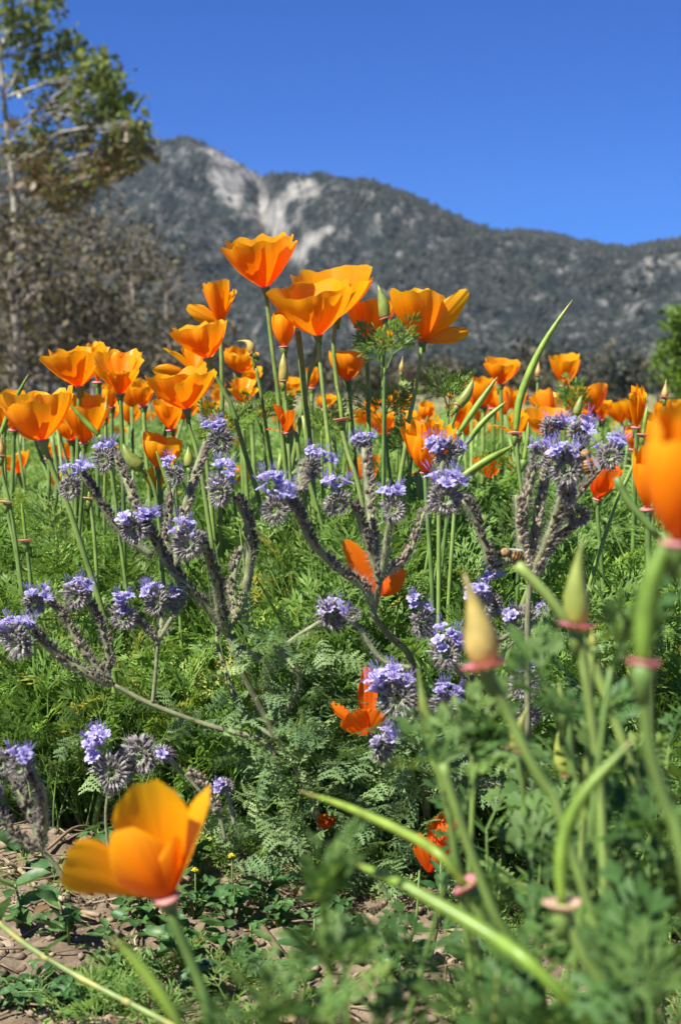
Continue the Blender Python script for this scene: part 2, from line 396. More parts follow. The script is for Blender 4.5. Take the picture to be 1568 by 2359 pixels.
me = np_mesh('ground', np.stack([GX, GY, GZ], -1).reshape(-1, 3), quads, MT['soil'], smooth=True)
setp(link('ground', me), kind='structure')

# ------------------------------------------------------------------ mountain
ridge_px = np.array([-900, -500, -200, 0, 60, 120, 160, 200, 240, 290, 330, 346, 380, 410, 440, 470, 500, 530, 560, 580, 600, 640, 680, 720, 760, 800, 850, 900, 960, 1000, 1060, 1100, 1140, 1200, 1260, 1320, 1400, 1440, 1470, 1500, 1568, 1700, 1900, 2300, 2700], float)
ridge_py = np.array([480, 400, 372, 352, 342, 344, 358, 369, 376, 374, 352, 337, 324, 320, 322, 332, 346, 364, 384, 396, 407, 402, 403, 406, 408, 412, 424, 440, 462, 483, 506, 522, 536, 538, 541, 559, 571, 575, 571, 562, 553, 545, 530, 560, 640], float)
th = np.concatenate([np.linspace(-42, -15, 70)[:-1], np.linspace(-15, 15, 520), np.linspace(15, 42, 70)[1:]])
tanx = np.tan(np.radians(th)); pxs = 784 + F * tanx
elev = []
for px in pxs:
    py = np.interp(px, ridge_px, ridge_py)
    v = CR @ Vector(((px - 784) / F, -(py - 1179.5) / F, -1)); elev.append(v.z / math.hypot(v.x, v.y))
elev = np.array(elev)
Dr = np.interp(pxs, [-900, 0, 410, 600, 640, 900, 1200, 1440, 1480, 1600, 2700], [2000, 2300, 2450, 2300, 2050, 1950, 2500, 2700, 2650, 2600, 2600])
nr = 195
tt = np.concatenate([np.linspace(0, 1, nr - 25), 1 + np.linspace(0.02, 0.5, 25)])
T, TH = np.meshgrid(tt, np.arange(len(th)), indexing='ij')
PX = pxs[TH]; D = Dr[TH]; H = elev[TH] * D
r0 = np.interp(pxs, [-900, 300, 900, 1400, 2700], [1350, 1450, 1050, 950, 900])[TH]; RR = r0 + T * (D - r0)
prof = np.where(T <= 1, T ** 1.05 * 0.8 + 0.2 * T ** 2.4, 1 - (T - 1) * 1.3)
env = np.clip(T * (1 - T) * 4, 0, 1) ** .8
ang = np.radians(th)[TH]
X = RR * np.sin(ang); Y = RR * np.cos(ang)
wx = (fbm(X / 420, Y / 420, 3, 40) - .5) * 260; wy = (fbm(X / 420 + 9, Y / 420, 3, 41) - .5) * 260
spur = ridged((X + wx + .45 * Y) / 520, (Y + wy) / 900, 4, 50) - 0.55
fine = ridged((X + wx * .6 - .3 * Y) / 130, (Y + wy) / 190, 4, 70) - 0.55
tex = fbm(X / 16, Y / 16, 3, 90) - 0.5
Z = H * prof + env * (spur * 210 + fine * 60) + np.clip(T * 4, 0, 1) * (tex * 8) * np.where(T > 1, 0, 1)
pg = 600 + (1 - T) * 150
Z -= env * 60 * np.exp(-((PX - pg) / 34.0) ** 2) * np.clip((T - 0.2) * 3, 0, 1)
# a nearer shoulder running down to the right in front of the farther ridge
e2 = np.interp(pxs, [820, 900, 960, 1040, 1120, 1200, 1300, 1400, 1568, 1800, 2300], [700, 560, 512, 532, 566, 606, 650, 690, 742, 800, 880])
el2 = np.array([(lambda v: v.z / math.hypot(v.x, v.y))(CR @ Vector(((p - 784) / F, -(q - 1179.5) / F, -1))) for p, q in zip(pxs, e2)])[TH]
Rc = np.interp(pxs, [820, 1000, 1568], [1750, 1700, 1500])[TH] + (vnoise(X / 300, Y / 300, 311) - .5) * 120
near2 = np.maximum(0, 1 - np.abs(RR - Rc) / np.where(RR < Rc, 620.0, 330.0)) ** 1.15
Z2 = el2 * Rc * near2 + near2 * (1 - near2) * (spur * 160 + fine * 60) * 1.6 + (tex * 8) * (near2 > 0)
Z = np.where(PX > 830, np.maximum(Z, Z2), Z)
# never above the skyline drawn for its direction
Zmax = elev[TH] * RR
over = (T < 1) & (Z > Zmax * (0.90 + 0.1 * T)); Z = np.where(over, Zmax * (0.90 + 0.1 * T), Z)
Z = Z + np.where((T > 0.93) & (T <= 1.0), (vnoise(X / 14, Y / 14, 123) - 0.35) * 7, 0)
Z = np.maximum(Z, -0.5 + T * 8) - np.where(T == 0, 3.0, 0)
# picture position of every point, for where the bare rock lies
cp, sp_ = math.cos(R(PITCH)), math.sin(R(PITCH))
dz = Z + 0 - CAM_Z; zc = Y * cp - dz * sp_; yc = Y * sp_ + dz * cp
IX = 784 + F * X / zc; IY = 1179.5 - F * yc / zc
rock = np.zeros_like(Z)
for (cx, cy_, rx, ry, a) in [(600, 440, 20, 50, .20), (640, 480, 30, 45, .26), (690, 440, 32, 36, .24), (735, 450, 24, 30, .18), (612, 500, 26, 45, .30), (650, 545, 26, 45, .34),
                             (690, 590, 26, 26, .42), (722, 552, 28, 26, .46), (760, 528, 26, 14, .40), (520, 362, 40, 22, .36), (565, 400, 32, 28, .38), (470, 345, 38, 18, .26), (490, 400, 40, 30, .22), (548, 470, 40, 46, .30), (715, 430, 30, 26, .2), (520, 420, 26, 30, .26),
                             (700, 505, 25, 30, .22), (590, 540, 30, 50, .16), (330, 470, 60, 40, .10), (440, 470, 60, 50, .10), (1150, 790, 40, 30, .16), (1330, 780, 22, 16, .2), (930, 800, 90, 40, .05), (640, 760, 40, 60, .12), (800, 430, 40, 20, .1)]:
    rock += a * np.exp(-(((IX - cx) / rx) ** 2 + ((IY - cy_) / ry) ** 2))
rock = np.minimum(rock, 0.5)
n_r, n_t = Z.shape
idx = np.arange(n_r * n_t).reshape(n_r, n_t)
quads = np.stack([idx[:-1, :-1], idx[:-1, 1:], idx[1:, 1:], idx[1:, :-1]], -1).reshape(-1, 4)
me = np_mesh('mountain', np.stack([X, Y, Z], -1).reshape(-1, 3), quads, MT['mountain'], smooth=True, extra={'rock': rock.ravel(), 'cover': np.clip(.30 - spur * 1.7 - fine * 1.0 - rock * 1.5, 0, .85).ravel()})
setp(link('mountain', me), kind='structure')
# the air between here and the mountain
hz, hn, ho = new_mat('haze'); hv = hn.nodes.new('ShaderNodeVolumePrincipled')
hv.inputs['Color'].default_value = (0.70, 0.84, 1.0, 1); hv.inputs['Density'].default_value = HAZE; hv.inputs['Anisotropy'].default_value = 0.0
hn.links.new(hv.outputs[0], ho.inputs['Volume'])
hb = MB(); q = [(sx * 3900, sy * 3900, z) for z in (-5.0, 520.0) for sx, sy in ((-1, -1), (1, -1), (1, 1), (-1, 1))]
hb.add(q, [(0, 3, 2, 1), (4, 5, 6, 7), (0, 1, 5, 4), (1, 2, 6, 5), (2, 3, 7, 6), (3, 0, 4, 7)])
setp(link('haze', hb.mesh('haze', hz, smooth=False)), 'thin blue haze filling the air in front of the mountain', 'haze', kind='stuff')

# scrub on the slopes: tens of thousands of bushes, far too many and too small to count
def ico():
    import bmesh
    bm = bmesh.new(); bmesh.ops.create_icosphere(bm, subdivisions=1, radius=1)
    v = np.array([x.co[:] for x in bm.verts]); f = np.array([[q.index for q in p.verts] for p in bm.faces]); bm.free(); return v, f
iv, if_ = ico()
ov = np.array([(1, 0, 0), (-.4, .9, 0), (-.4, -.9, 0), (.4, .8, .1), (0, 0, 1), (-1, 0, .1)]) * np.array([1, 1, 1.0]); of_ = np.array([(0, 3, 4), (3, 1, 4), (1, 5, 4), (5, 2, 4), (2, 0, 4)])
nb = 46000
ii = rng.integers(4, nr - 26, nb * 2); jj = rng.integers(60, n_t - 60, nb * 2)
keep = rng.random(nb * 2) > np.clip(rock[ii, jj] * 3.2, 0, 0.97)
dens = fbm(PX[ii, jj] / 60, T[ii, jj] * 14, 4, 200); keep &= dens > 0.40
ii = ii[keep][:nb]; jj = jj[keep][:nb]; nb = len(ii)
jx = rng.normal(0, 2, nb); jy = rng.normal(0, 3, nb)
cen = np.stack([X[ii, jj] + jx, Y[ii, jj] + jy, Z[ii, jj]], -1)
size = (0.9 + 1.9 * rng.random(nb) ** 3) * (0.5 + RR[ii, jj] / 2200)
vv = ov[None] * (size[:, None, None] * (0.7 + 0.6 * rng.random((nb, 6, 1)))) * np.array([1, 1, 1.5]) + cen[:, None] + np.array([0, 0, 0.4]) * size[:, None, None]
ff = of_[None] + (np.arange(nb) * 6)[:, None, None]
me = np_mesh('chaparral', vv.reshape(-1, 3), ff.reshape(-1, 3), MT['darkshrub'], tint=np.repeat(rng.random(nb), 6), smooth=True)
setp(link('chaparral', me), 'grey green scrub dotted over the mountain slopes', 'scrub', kind='stuff')

# ------------------------------------------------------------------ trees and shrubs
def leaf_cloud(name, centres, spread, per, size, mat, tint_fn, parent, flat=0.8):
    "many separate leaves gathered in clumps"
    centres = np.asarray(centres); n = len(centres) * per
    c = np.repeat(centres, per, 0) + rng.normal(0, 1, (n, 3)) * np.repeat(np.asarray(spread), per)[:, None] * np.array([1, 1, flat])
    a = rng.normal(0, 1, (n, 3)); a /= np.linalg.norm(a, axis=1)[:, None]
    b = np.cross(a, rng.normal(0, 1, (n, 3))); b /= np.linalg.norm(b, axis=1)[:, None]
    nn = np.cross(a, b)
    s = size * (0.6 + 0.8 * rng.random((n, 1)))
    v = np.stack([c - a * s * .5, c + b * s * .38 + nn * s * .08, c + a * s * .6, c - b * s * .38 + nn * s * .08], 1)
    base = np.arange(n)[:, None] * 4
    tris = np.concatenate([base + np.array([0, 1, 2]), base + np.array([0, 2, 3])], 0)
    t = tint_fn(c)
    me = np_mesh(name, v.reshape(-1, 3), tris, mat, tint=np.repeat(t, 4))
    o = link(name, me, parent); return o
def blob_tree(name, label, cat, base, trunk, blobs, trunk_r, bark, leafmat, leaf, per, clumps, tint_fn, group=None, twig_r=0.012, spread=0.16):
    "trunk: world points; blobs: (world centre, radius). limbs run from the trunk to every blob, twigs to every clump"
    root = thing(name, label, cat, base, group)
    mb = MB(); n = len(trunk); sp = spline(trunk, 14)
    mb.tube(sp, [trunk_r * (1 - 0.75 * i / (len(sp) - 1)) for i in range(len(sp))], 8)
    cents = []; spr = []
    for (c, r) in blobs:
        c = Vector(c)
        k = min(range(len(sp)), key=lambda i: (sp[i] - c).length + max(0, sp[i].z - c.z + 0.3) * 2)
        s = sp[k]; mid = s.lerp(c, 0.5) + Vector((random.uniform(-.15, .15), random.uniform(-.15, .15), random.uniform(0, .25))) * (c - s).length * 0.5
        L = spline([s, mid, c], 6); r1 = max(twig_r * 1.4, trunk_r * 0.22)
        mb.tube(L, [r1 * (1 - 0.7 * i / 6) for i in range(7)], 5)
        for _ in range(clumps):
            v = Vector((random.gauss(0, .55), random.gauss(0, .55), random.gauss(0, .5))) * r
            q = c + v; cents.append(q[:]); spr.append(spread)
            st = L[random.randint(2, 6)]
            mb.tube([st, st.lerp(q, .5) + Vector((0, 0, r * random.uniform(-.1, .2))), q], [twig_r, twig_r * .7, twig_r * .4], 3, cap=False)
    link('trunk', mb.mesh(name + '_trunk', bark), root)
    leaf_cloud('crown', cents, spr, per, leaf, leafmat, tint_fn, root)
    return root

def far_ground(px, d):
    p = P(px, HOR, d); return Vector((p.x, p.y, gz(p.x, p.y)))
# landmarks by which look-alikes can be told apart
LM = [(592, 610, 'the tallest poppy'), (720, 700, 'the largest central cup'), (965, 730, 'the star-like poppy'), (878, 700, 'the upright green bud'), (1250, 790, 'the tall curved pod'), (1298, 852, 'the goblet-shaped poppy'),
      (1154, 854, 'the fan-shaped poppy'), (412, 890, 'the broad yellow-orange bowl'), (86, 950, 'the big flaring poppy'), (277, 850, 'the doubled frilled poppy'), (1464, 940, 'the crumpled tall poppy'), (1545, 830, 'the bright green tree'),
      (1425, 1000, 'the low green shrub'), (1310, 990, 'the phacelia seed spikes'), (1032, 880, 'the dark feathery spray'), (460, 780, 'the crinkled poppy'), (560, 905, 'the pleated poppy'), (645, 960, 'the wilted poppy'), (796, 840, 'the half-open rounded poppy'),
      (978, 1040, 'the ragged upright poppy'), (175, 850, 'the lifted-rim poppy'), (378, 1040, 'the round yellow-orange poppy'), (1388, 1110, 'the red-orange hanging poppy'), (850, 1020, 'the central phacelia spike'), (1085, 900, 'the fat green bud'), (650, 845, 'the yellow-green bud'), (505, 980, 'the feathery phacelia spike at left'), (200, 965, 'the pod-crossed poppy')]
USED = set()
def near_label(pre, px, py, far=''):
    q = min(LM, key=lambda m: (m[0] - px) ** 2 + (m[1] - py) ** 2)
    dx, dy = px - q[0], py - q[1]
    w = ('right of ' if dx > 0 else 'left of ') if abs(dx) > abs(dy) * 1.6 else ('above ' if dy < 0 else 'below ') if abs(dy) > abs(dx) * 1.6 else (('above' if dy < 0 else 'below') + (' and right of ' if dx > 0 else ' and left of '))
    return f'{pre} {w}{q[2]}'
def to_px(p):
    c = CR.transposed() @ (Vector(p) - CO); return 784 + F * c.x / -c.z, 1179.5 - F * c.y / -c.z
# the big sycamore beside the field
d = 22.0
random.seed(5)
bl = [(40, 40, 45), (10, 90, 55), (95, 75, 40), (110, 130, 45), (178, 72, 26), (175, 118, 34), (205, 165, 34), (240, 155, 22), (50, 175, 55), (150, 195, 42), (118, 240, 46), (200, 232, 40), (205, 292, 36),
      (60, 262, 46), (275, 238, 15), (262, 272, 30), (305, 292, 24), (305, 335, 26), (240, 335, 32), (160, 320, 44), (90, 335, 46), (20, 330, 50), (40, 410, 44), (100, 430, 30), (-40, 200, 70), (-60, 60, 80), (-80, 330, 80), (60, -50, 80), (-40, -80, 90), (120, -20, 40), (285, 372, 16), (150, 405, 30), (255, 205, 10), (322, 318, 16), (268, 350, 22), (200, 372, 26), (110, 390, 34), (60, 360, 30), (130, 470, 26), (190, 430, 24), (70, 500, 30), (245, 395, 20)]
blobs = [(P(x, y, d + random.uniform(-1.0, 1.0)), M(r, d)) for x, y, r in bl]
trunk = [far_ground(42, d), P(42, 760, d), P(38, 640, d), P(36, 520, d), P(32, 440, d), P(20, 330, d), P(5, 180, d), P(-10, 20, d), P(-10, -120, d)]
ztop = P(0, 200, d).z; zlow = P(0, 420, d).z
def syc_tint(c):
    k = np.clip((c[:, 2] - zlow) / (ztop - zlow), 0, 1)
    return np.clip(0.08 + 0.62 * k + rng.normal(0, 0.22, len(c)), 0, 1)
blobs = [b for k, b in enumerate(blobs) if k % 9 != 4]
blob_tree('sycamore_tree', 'tall pale-trunked sycamore with loose green leaves at the field edge', 'tree', trunk[0], trunk, blobs, 0.075, MT['bark'], MT['treeleaf'], 0.12, 14, 8, syc_tint, spread=0.12)
# leafless brown trees and scrub behind it
def brown_tint(c): return np.clip(rng.beta(1.3, 1.6, len(c)), 0, 1)
BT = [(-60, 430, 150, 26, 'brown twiggy tree standing half outside the view behind the sycamore'), (110, 440, 120, 27, 'brown half-bare tree just right of the white sycamore trunk'),
      (215, 470, 100, 30, 'brown half-bare tree under the lowest sycamore branches'), (310, 520, 95, 32, 'olive-brown bare tree, third one along from the sycamore trunk'),
      (395, 610, 90, 34, 'low brown bare tree behind the leftmost tall poppies'), (480, 700, 85, 36, 'dull brown bush-like tree fading into the mountain foot'), (40, 520, 80, 20, 'twiggy brown sapling standing in front of the pale sycamore trunk'), (60, 650, 110, 25, 'dark brown thicket tree at the foot of the sycamore'), (250, 690, 110, 28, 'dark bare thicket tree above the left poppies')]
for (px, ytop, rw, d, lab) in BT:
    g = far_ground(px, d); blobs = []
    h = HOR - ytop
    for k in range(15):
        f = random.random() ** 0.8
        yy = HOR - h * (0.10 + 0.86 * f); xx = px + random.uniform(-1, 1) * rw * (1.05 - 0.65 * f)
        blobs.append((P(xx, yy, d + random.uniform(-1.2, 1.2)), M(38, d) * random.uniform(.7, 1.2)))
    tr = [g, P(px + random.uniform(-10, 10), HOR - h * .35, d), P(px + random.uniform(-15, 15), HOR - h * .7, d), P(px, ytop + 10, d)]
    blob_tree('bare_tree', lab, 'tree', g, tr, blobs, 0.07, MT['greybark'], MT['twig'], 0.10, 9, 9, brown_tint, group='half-bare brown trees behind the field', twig_r=0.014, spread=0.26)
# green shrubs on the right and the dark scrub along the foot of the mountain
def rnd_tint(c): return rng.random(len(c))
d = 15.0
bl = [(1562, 738, 16), (1546, 808, 18), (1566, 800, 22), (1558, 862, 24), (1600, 770, 40), (1612, 860, 50), (1630, 700, 40), (1584, 900, 26)]
g = far_ground(1600, d)
blob_tree('green_tree', 'bright green leafy tree at the right edge beyond the poppies', 'tree', g, [g, P(1600, 800, d), P(1610, 690, d)], [(P(x, y, d + random.uniform(-.4, .4)), M(r, d)) for x, y, r in bl], 0.05, MT['greybark'], MT['shrub'], 0.07, 26, 9, rnd_tint, twig_r=0.006, spread=0.07)
d = 6.0
g = far_ground(1425, d)
blob_tree('green_shrub', 'low green shrub behind the right-hand poppies', 'shrub', g, [g, P(1425, 1040, d), P(1428, 990, d)], [(P(x, y, d + random.uniform(-.1, .1)), M(r, d)) for x, y, r in [(1400, 1000, 26), (1430, 985, 26), (1455, 1005, 24), (1420, 1030, 30), (1450, 1040, 28), (1390, 1045, 26)]], 0.012, MT['greybark'], MT['shrub'], 0.028, 22, 8, rnd_tint, twig_r=0.002, spread=0.025)
for k in range(30):
    px = -60 + k * 59 + random.uniform(-20, 20); d = random.uniform(38, 75); g = far_ground(px, d); hh = random.uniform(0.8, 1.9) * (1.25 if k % 3 == 0 else 1)
    bl = [(g + Vector((random.uniform(-.9, .9), random.uniform(-.7, .7), random.uniform(.3, 1) * hh)), 0.55) for _ in range(7)]
    lab = near_label(('tall ' if hh > 1.5 else 'low ' if hh < 1.1 else '') + ('olive green' if k % 3 else 'brown twiggy') + ' scrub bush far off,', *to_px(g + Vector((0, 0, hh))))
    blob_tree('scrub_bush', lab, 'shrub', g, [g, g + Vector((0, 0, hh * .5)), g + Vector((.05, 0, hh * .9))], bl, 0.05, MT['greybark'], MT['darkshrub'] if k % 3 else MT['twig'], 0.16, 16, 7, rnd_tint, group='scrub bushes along the mountain foot', twig_r=0.012, spread=0.2)
#@@PART3
# ------------------------------------------------------------------ poppies
def petal(phi, a0, a1, W, sr, sh, L=1.0, seed=0, nu=18, nv=10, ruffle=0.06, off=0.0, edge=0.16, twist=0.0, jag=0.03, fold=0.0, flat=None):
    "one fan-shaped petal curving up from the flower's foot; angles in degrees away from the axis"
    r_ = random.Random(seed)
    ph1, ph2, k1, k2 = r_.uniform(0, 6), r_.uniform(0, 6), r_.uniform(3.2, 5.0), r_.uniform(8, 12)
    rr, hh = [0.04], [0.0]; steps = 40
    for i in range(steps):
        a = R(a0 + (a1 - a0) * (i + .5) / steps)
        rr.append(rr[-1] + math.sin(a) / steps); hh.append(hh[-1] + math.cos(a) / steps)
    def samp(v):
        t = v * steps; k = min(int(t), steps - 1); u = t - k
        return rr[k] + (rr[k + 1] - rr[k]) * u, hh[k] + (hh[k + 1] - hh[k]) * u
    vs_, uv = [], []
    for j in range(nv + 1):
        v0 = j / nv
        for i in range(nu + 1):
            u = -1 + 2 * i / nu
            v = v0 * (1 - edge * abs(u) ** 2.4 + jag * (math.sin(k2 * u + ph2) * 0.5 + .22 * math.sin(k2 * 2.7 * u + ph1)))
            r, h = samp(max(0, min(1, v)))
            w = W * (0.16 + 0.84 * min(1, v0 * 1.15) ** 0.75)
            if v0 > 0.8: w *= 1 - 0.18 * ((v0 - .8) / .2) ** 2
            hw = min(1.3, w / max(r, 0.06))
            r2 = r * (1 + off) + ruffle * v0 ** 2.3 * (math.sin(k1 * u + ph1) * 0.65 + 0.35 * math.sin(k2 * u + ph2)) - fold * abs(u) ** 1.5 * v0
            r2 += min(1, v0 * 2) * ruffle * .13 * math.sin(k2 * 1.9 * u + ph2) + r * .03 * math.sin(k1 * 1.3 * u + v0 * 3 + ph2)
            f = R(phi) + u * hw + twist * v0
            lat = 0
            if flat is not None:
                c_, s_ = math.cos(R(phi)), math.sin(R(phi)); r2 -= flat * u * u * w; q_ = w * (u - .08 * u ** 3)
                x, y = r2 * c_ - s_ * q_, r2 * s_ + c_ * q_
            else:
                x, y = r2 * math.cos(f), r2 * math.sin(f)
            z = h + ruffle * 0.4 * v0 ** 2 * math.sin(k2 * u + ph1)
            vs_.append((x * sr * L, y * sr * L, z * sh * L)); uv.append(((u + 1) / 2, v0))
    fs = [(j * (nu + 1) + i, j * (nu + 1) + i + 1, (j + 1) * (nu + 1) + i + 1, (j + 1) * (nu + 1) + i) for j in range(nv) for i in range(nu)]
    return vs_, fs, uv
KINDS = {  # a0, a1, W
    'cone': (58, 10, .98), 'cup': (68, 0, .95), 'bowl': (66, 20, .98), 'tulip': (42, -14, .62), 'trump': (22, 44, .74), 'shallow': (72, 40, .80), 'crumple': (30, -4, .5)}
def frame(b, t, lean):
    ax = (t - b); H = ax.length; ax = (ax.normalized() + BACK * lean).normalized()
    x = (RIGHT - ax * RIGHT.dot(ax)).normalized(); y = ax.cross(x)       # x to the right, y away from the eye
    return Matrix((x, y, ax)).transposed(), H
def to_ground(p, lean=(0, 0)):
    q = Vector((p.x + lean[0], p.y + lean[1], 0)); q.z = gz(q.x, q.y) - 0.01; return q
def stem_path(pts, lean, n=16):
    pts = [Vector(p) for p in pts]; l = pts[-1]; h = max(.02, l.z)
    v = (l - pts[-2]).normalized() if len(pts) > 1 else Vector((0, 0, -1))
    if v.z > -.45: v = Vector((v.x, v.y, -.45)).normalized()
    v = (v + Vector((0, 0, -.5))).normalized(); m = l + v * (h * .5)
    g = to_ground(Vector((m.x + v.x * h * .25, m.y, 0)), lean)
    if h > .04: pts.append(m)
    pts.append(g); return spline(pts, n)
POPPY_N = [0]
def push(d):
    return d if d < .85 else (d * 1.36 if d < 1.3 else d + .46)
def poppy(label, b, t, w, d, kind='cup', stem=(), lean=0.20, rot=0, ruffle=0.06, petals=None, seed=None, group='orange poppies in flower', collar=True, mat='petal', stem_r=0.0017, dd=0.0, stamen=False, jag=0.02, name='poppy', drift=None, ground=True):
    "b: foot of the flower, t: middle of its rim, w: width of the rim (survey picture), d: distance"
    POPPY_N[0] += 1; sd = seed or POPPY_N[0] * 13; rn = random.Random(sd)
    d = push(d) if ground else d; stem_r *= max(1.0, d / 1.15)
    B, Tp = P(*b, d), P(*t, d + dd)
    Mx, H = frame(B, Tp, lean); Rw = M(w, d) / 2
    drift = drift or (rn.uniform(-.05, .05), rn.uniform(-.02, .08))
    path = stem_path([B] + [P(x, y, d + (dd_[0] if dd_ else 0)) for x, y, *dd_ in stem], drift) if ground else None
    root = thing(name, label, 'poppy', path[-1] if ground else B, group)
    plist = []
    if petals:
        for k, q in enumerate(petals):
            phi, a0, a1, Lp, W = q[:5]; kw = q[5] if len(q) > 5 else {}
            plist.append(dict(phi=phi, a0=a0, a1=a1, W=W, sr=M(Lp, d), sh=M(Lp, d), off=0.03 * (k % 2), ruffle=kw.get('ruffle', ruffle), edge=kw.get('edge', .16), fold=kw.get('fold', 0), twist=kw.get('twist', 0), dir=kw.get('dir'), flat=kw.get('flat', .35 if kw.get('dir') else None)))
    else:
        a0, a1, W = KINDS[kind]
        for k in range(4):
            b0, b1 = a0 + rn.uniform(-4, 4), a1 + rn.uniform(-7, 7)
            st = 40; rs = .04; hs = 0
            for i in range(st):
                a = R(a0 + (a1 - a0) * (i + .5) / st); rs += math.sin(a) / st; hs += math.cos(a) / st
            rmax = max(rs, .04 + .3) if kind != 'tulip' else max(rs, .36)
            plist.append(dict(phi=rot + k * 90 + rn.uniform(-9, 9), a0=b0, a1=b1, W=W, sr=Rw / rmax * rn.uniform(.93, 1.04), sh=H / hs * (rn.uniform(.82, .98) if math.sin(R(rot + k * 90)) < .3 else rn.uniform(1.02, 1.14)), off=(0.0, 0.06)[k % 2], ruffle=ruffle * rn.uniform(.7, 1.4), edge=rn.uniform(.07, .12), fold=0, twist=rn.uniform(-.08, .08)))
    for k, q in enumerate(plist):
        dr_ = q.pop('dir', None); Mq = frame(B, P(b[0] + dr_[0], b[1] + dr_[1], d), dr_[2] if len(dr_) > 2 else 0)[0] if dr_ else Mx
        vs_, fs, uv = petal(seed=sd + k * 7, jag=jag, **q)
        mb = MB(); mb.add([B + Mq @ Vector(v) for v in vs_], fs, 0, 0.5, uv)
        link('petal', mb.mesh('petal', MT[mat]), root)
    ax = Mx @ Vector((0, 0, 1)); s = M(1, d)
    if ground:
        mb = MB(); n = len(path)
        mb.tube([B - ax * 0.004] + path[1:], [stem_r * 1.0] + [stem_r * (0.92 + 0.25 * i / n) for i in range(1, n)], 7, 0, rn.uniform(.2, .9))
        link('stem', mb.mesh('poppy_stem', MT['stem']), root)
        mb = MB(); k = stem_r / 0.0017
        mb.tube([B - ax * 0.0085 * k, B - ax * 0.004 * k, B - ax * 0.0008 * k, B + ax * 0.0003], [stem_r * 1.0, stem_r * 1.5, stem_r * 2.2, stem_r * 1.6], 9, 0, .35)
        rc = link('receptacle', mb.mesh('receptacle', MT['stem']), root)
        if collar:
            mb = MB()
            mb.tube([B - ax * 0.0007 * k, B - ax * 0.0002 * k, B + ax * 0.0004 * k], [stem_r * 1.9, stem_r * 2.5, stem_r * 2.2], 10, 0, rn.uniform(0, .5))
            link('collar', mb.mesh('collar', MT['collar']), root)
    if stamen:
        mb = MB()
        for k in range(18):
            f = rn.uniform(0, 6.28); o = rn.uniform(.001, .0045)
            q0 = B + Mx @ Vector((o * .3 * math.cos(f), o * .3 * math.sin(f), .001)); q1 = B + Mx @ Vector((o * math.cos(f), o * math.sin(f), H * rn.uniform(.3, .45)))
            mb.tube([q0, q0.lerp(q1, .4), q1], [.0003, .0005, .0007], 4, 0, rn.random())
        link('stamens', mb.mesh('stamens', MT['stamens']), root)
    return root

# --- the tall group in the middle
poppy('tallest orange poppy, ruffled open cone standing highest against the pale rock scar', (611, 662), (593, 556), 152, 1.00, 'cone', [(622, 760), (634, 860), (642, 930)], rot=20, ruffle=.075, lean=.12, jag=.04)
poppy('big orange poppy cup partly hidden behind the largest central cup', (775, 732), (764, 634), 172, 1.07, 'cone', [(768, 800), (778, 900), (790, 980)], rot=50, ruffle=.065, lean=.25)
poppy('largest central orange poppy, wide overlapping cup with a drooping front petal', (732, 772), (718, 664), 184, 0.98, 'cone', [(740, 860), (750, 960), (762, 1080)], rot=58, ruffle=.065, lean=.22)
poppy('star-like orange poppy with one petal pointing up and one drooping flat', (972, 786), (962, 680), 170, 1.00, stem=[(966, 840), (950, 930), (938, 1000)], petals=[
    (200, 52, 2, 142, .80), (282, 46, 6, 126, .78), (280, 12, -4, 156, .20, {'ruffle': .02, 'edge': .35, 'dir': (98, -116, .1)}), (275, 14, -22, 112, .20, {'ruffle': .03, 'edge': .25, 'dir': (106, -22, .0), 'flat': .2}), (95, 24, 14, 130, .72)], lean=0.1)
poppy('orange poppy half hidden behind a green bud and its feathery leaf', (846, 778), (850, 694), 104, 1.10, 'cone', [(846, 840), (848, 940)], rot=35, ruffle=.08, lean=-.05)
poppy('small orange poppy low behind the feathery leaf of the central bud', (880, 806), (890, 765), 44, 1.30, 'tulip', [(884, 880)], rot=10)
poppy('closed orange tulip-shaped poppy under the left edge of the largest cup', (654, 799), (652, 718), 57, 1.00, 'tulip', [(652, 860), (656, 940)], rot=45, ruffle=.03, lean=.02)
poppy('upright orange poppy with two tall petals and one side petal spread left', (508, 745), (496, 655), 100, 1.05, stem=[(510, 820), (512, 920)], petals=[
    (235, 26, 2, 100, .40), (310, 26, 4, 104, .42, {'ruffle': .02}), (280, 12, -6, 86, .26, {'ruffle': .03, 'edge': .3, 'dir': (-74, -36, .1)}), (20, 42, 16, 84, .42), (90, 25, 5, 98, .40)])
poppy('crinkled orange poppy just below the two-petalled upright one', (478, 825), (462, 745), 122, 0.98, 'cone', [(492, 856), (520, 910), (548, 985)], rot=15, ruffle=.11, lean=.06, jag=.09)
poppy('wide orange poppy opening sideways behind the crinkled one', (452, 862), (450, 800), 140, 1.09, stem=[(462, 930)], petals=[
    (190, 45, 48, 92, .50), (280, 12, -10, 100, .22, {'ruffle': .03, 'edge': .25, 'dir': (-96, -10, .1)}), (-10, 48, 30, 92, .50), (90, 30, 25, 80, .5)])
poppy('broad yellow-orange poppy bowl with crimped rim at the left of the central group', (430, 942), (413, 860), 150, 0.95, 'bowl', [(438, 990), (462, 1080)], rot=60, ruffle=.07, lean=.06, jag=.05)
poppy('deep orange poppy behind the drooping curved bud', (548, 858), (560, 806), 80, 1.30, 'cup', [(552, 920)], rot=10, ruffle=.08)
poppy('small deep orange poppy just under the one behind the curved bud', (576, 884), (578, 850), 62, 1.42, 'bowl', [(578, 930)], rot=40)
poppy('pleated orange poppy rising out of the leaves left of the tall stem', (556, 940), (562, 882), 76, 1.20, 'trump', [(560, 990)], rot=0, ruffle=.08)
poppy('orange poppy behind the yellow-green bud on the tall stem side', (668, 912), (668, 875), 60, 1.35, 'cup', [(670, 960)], rot=25)
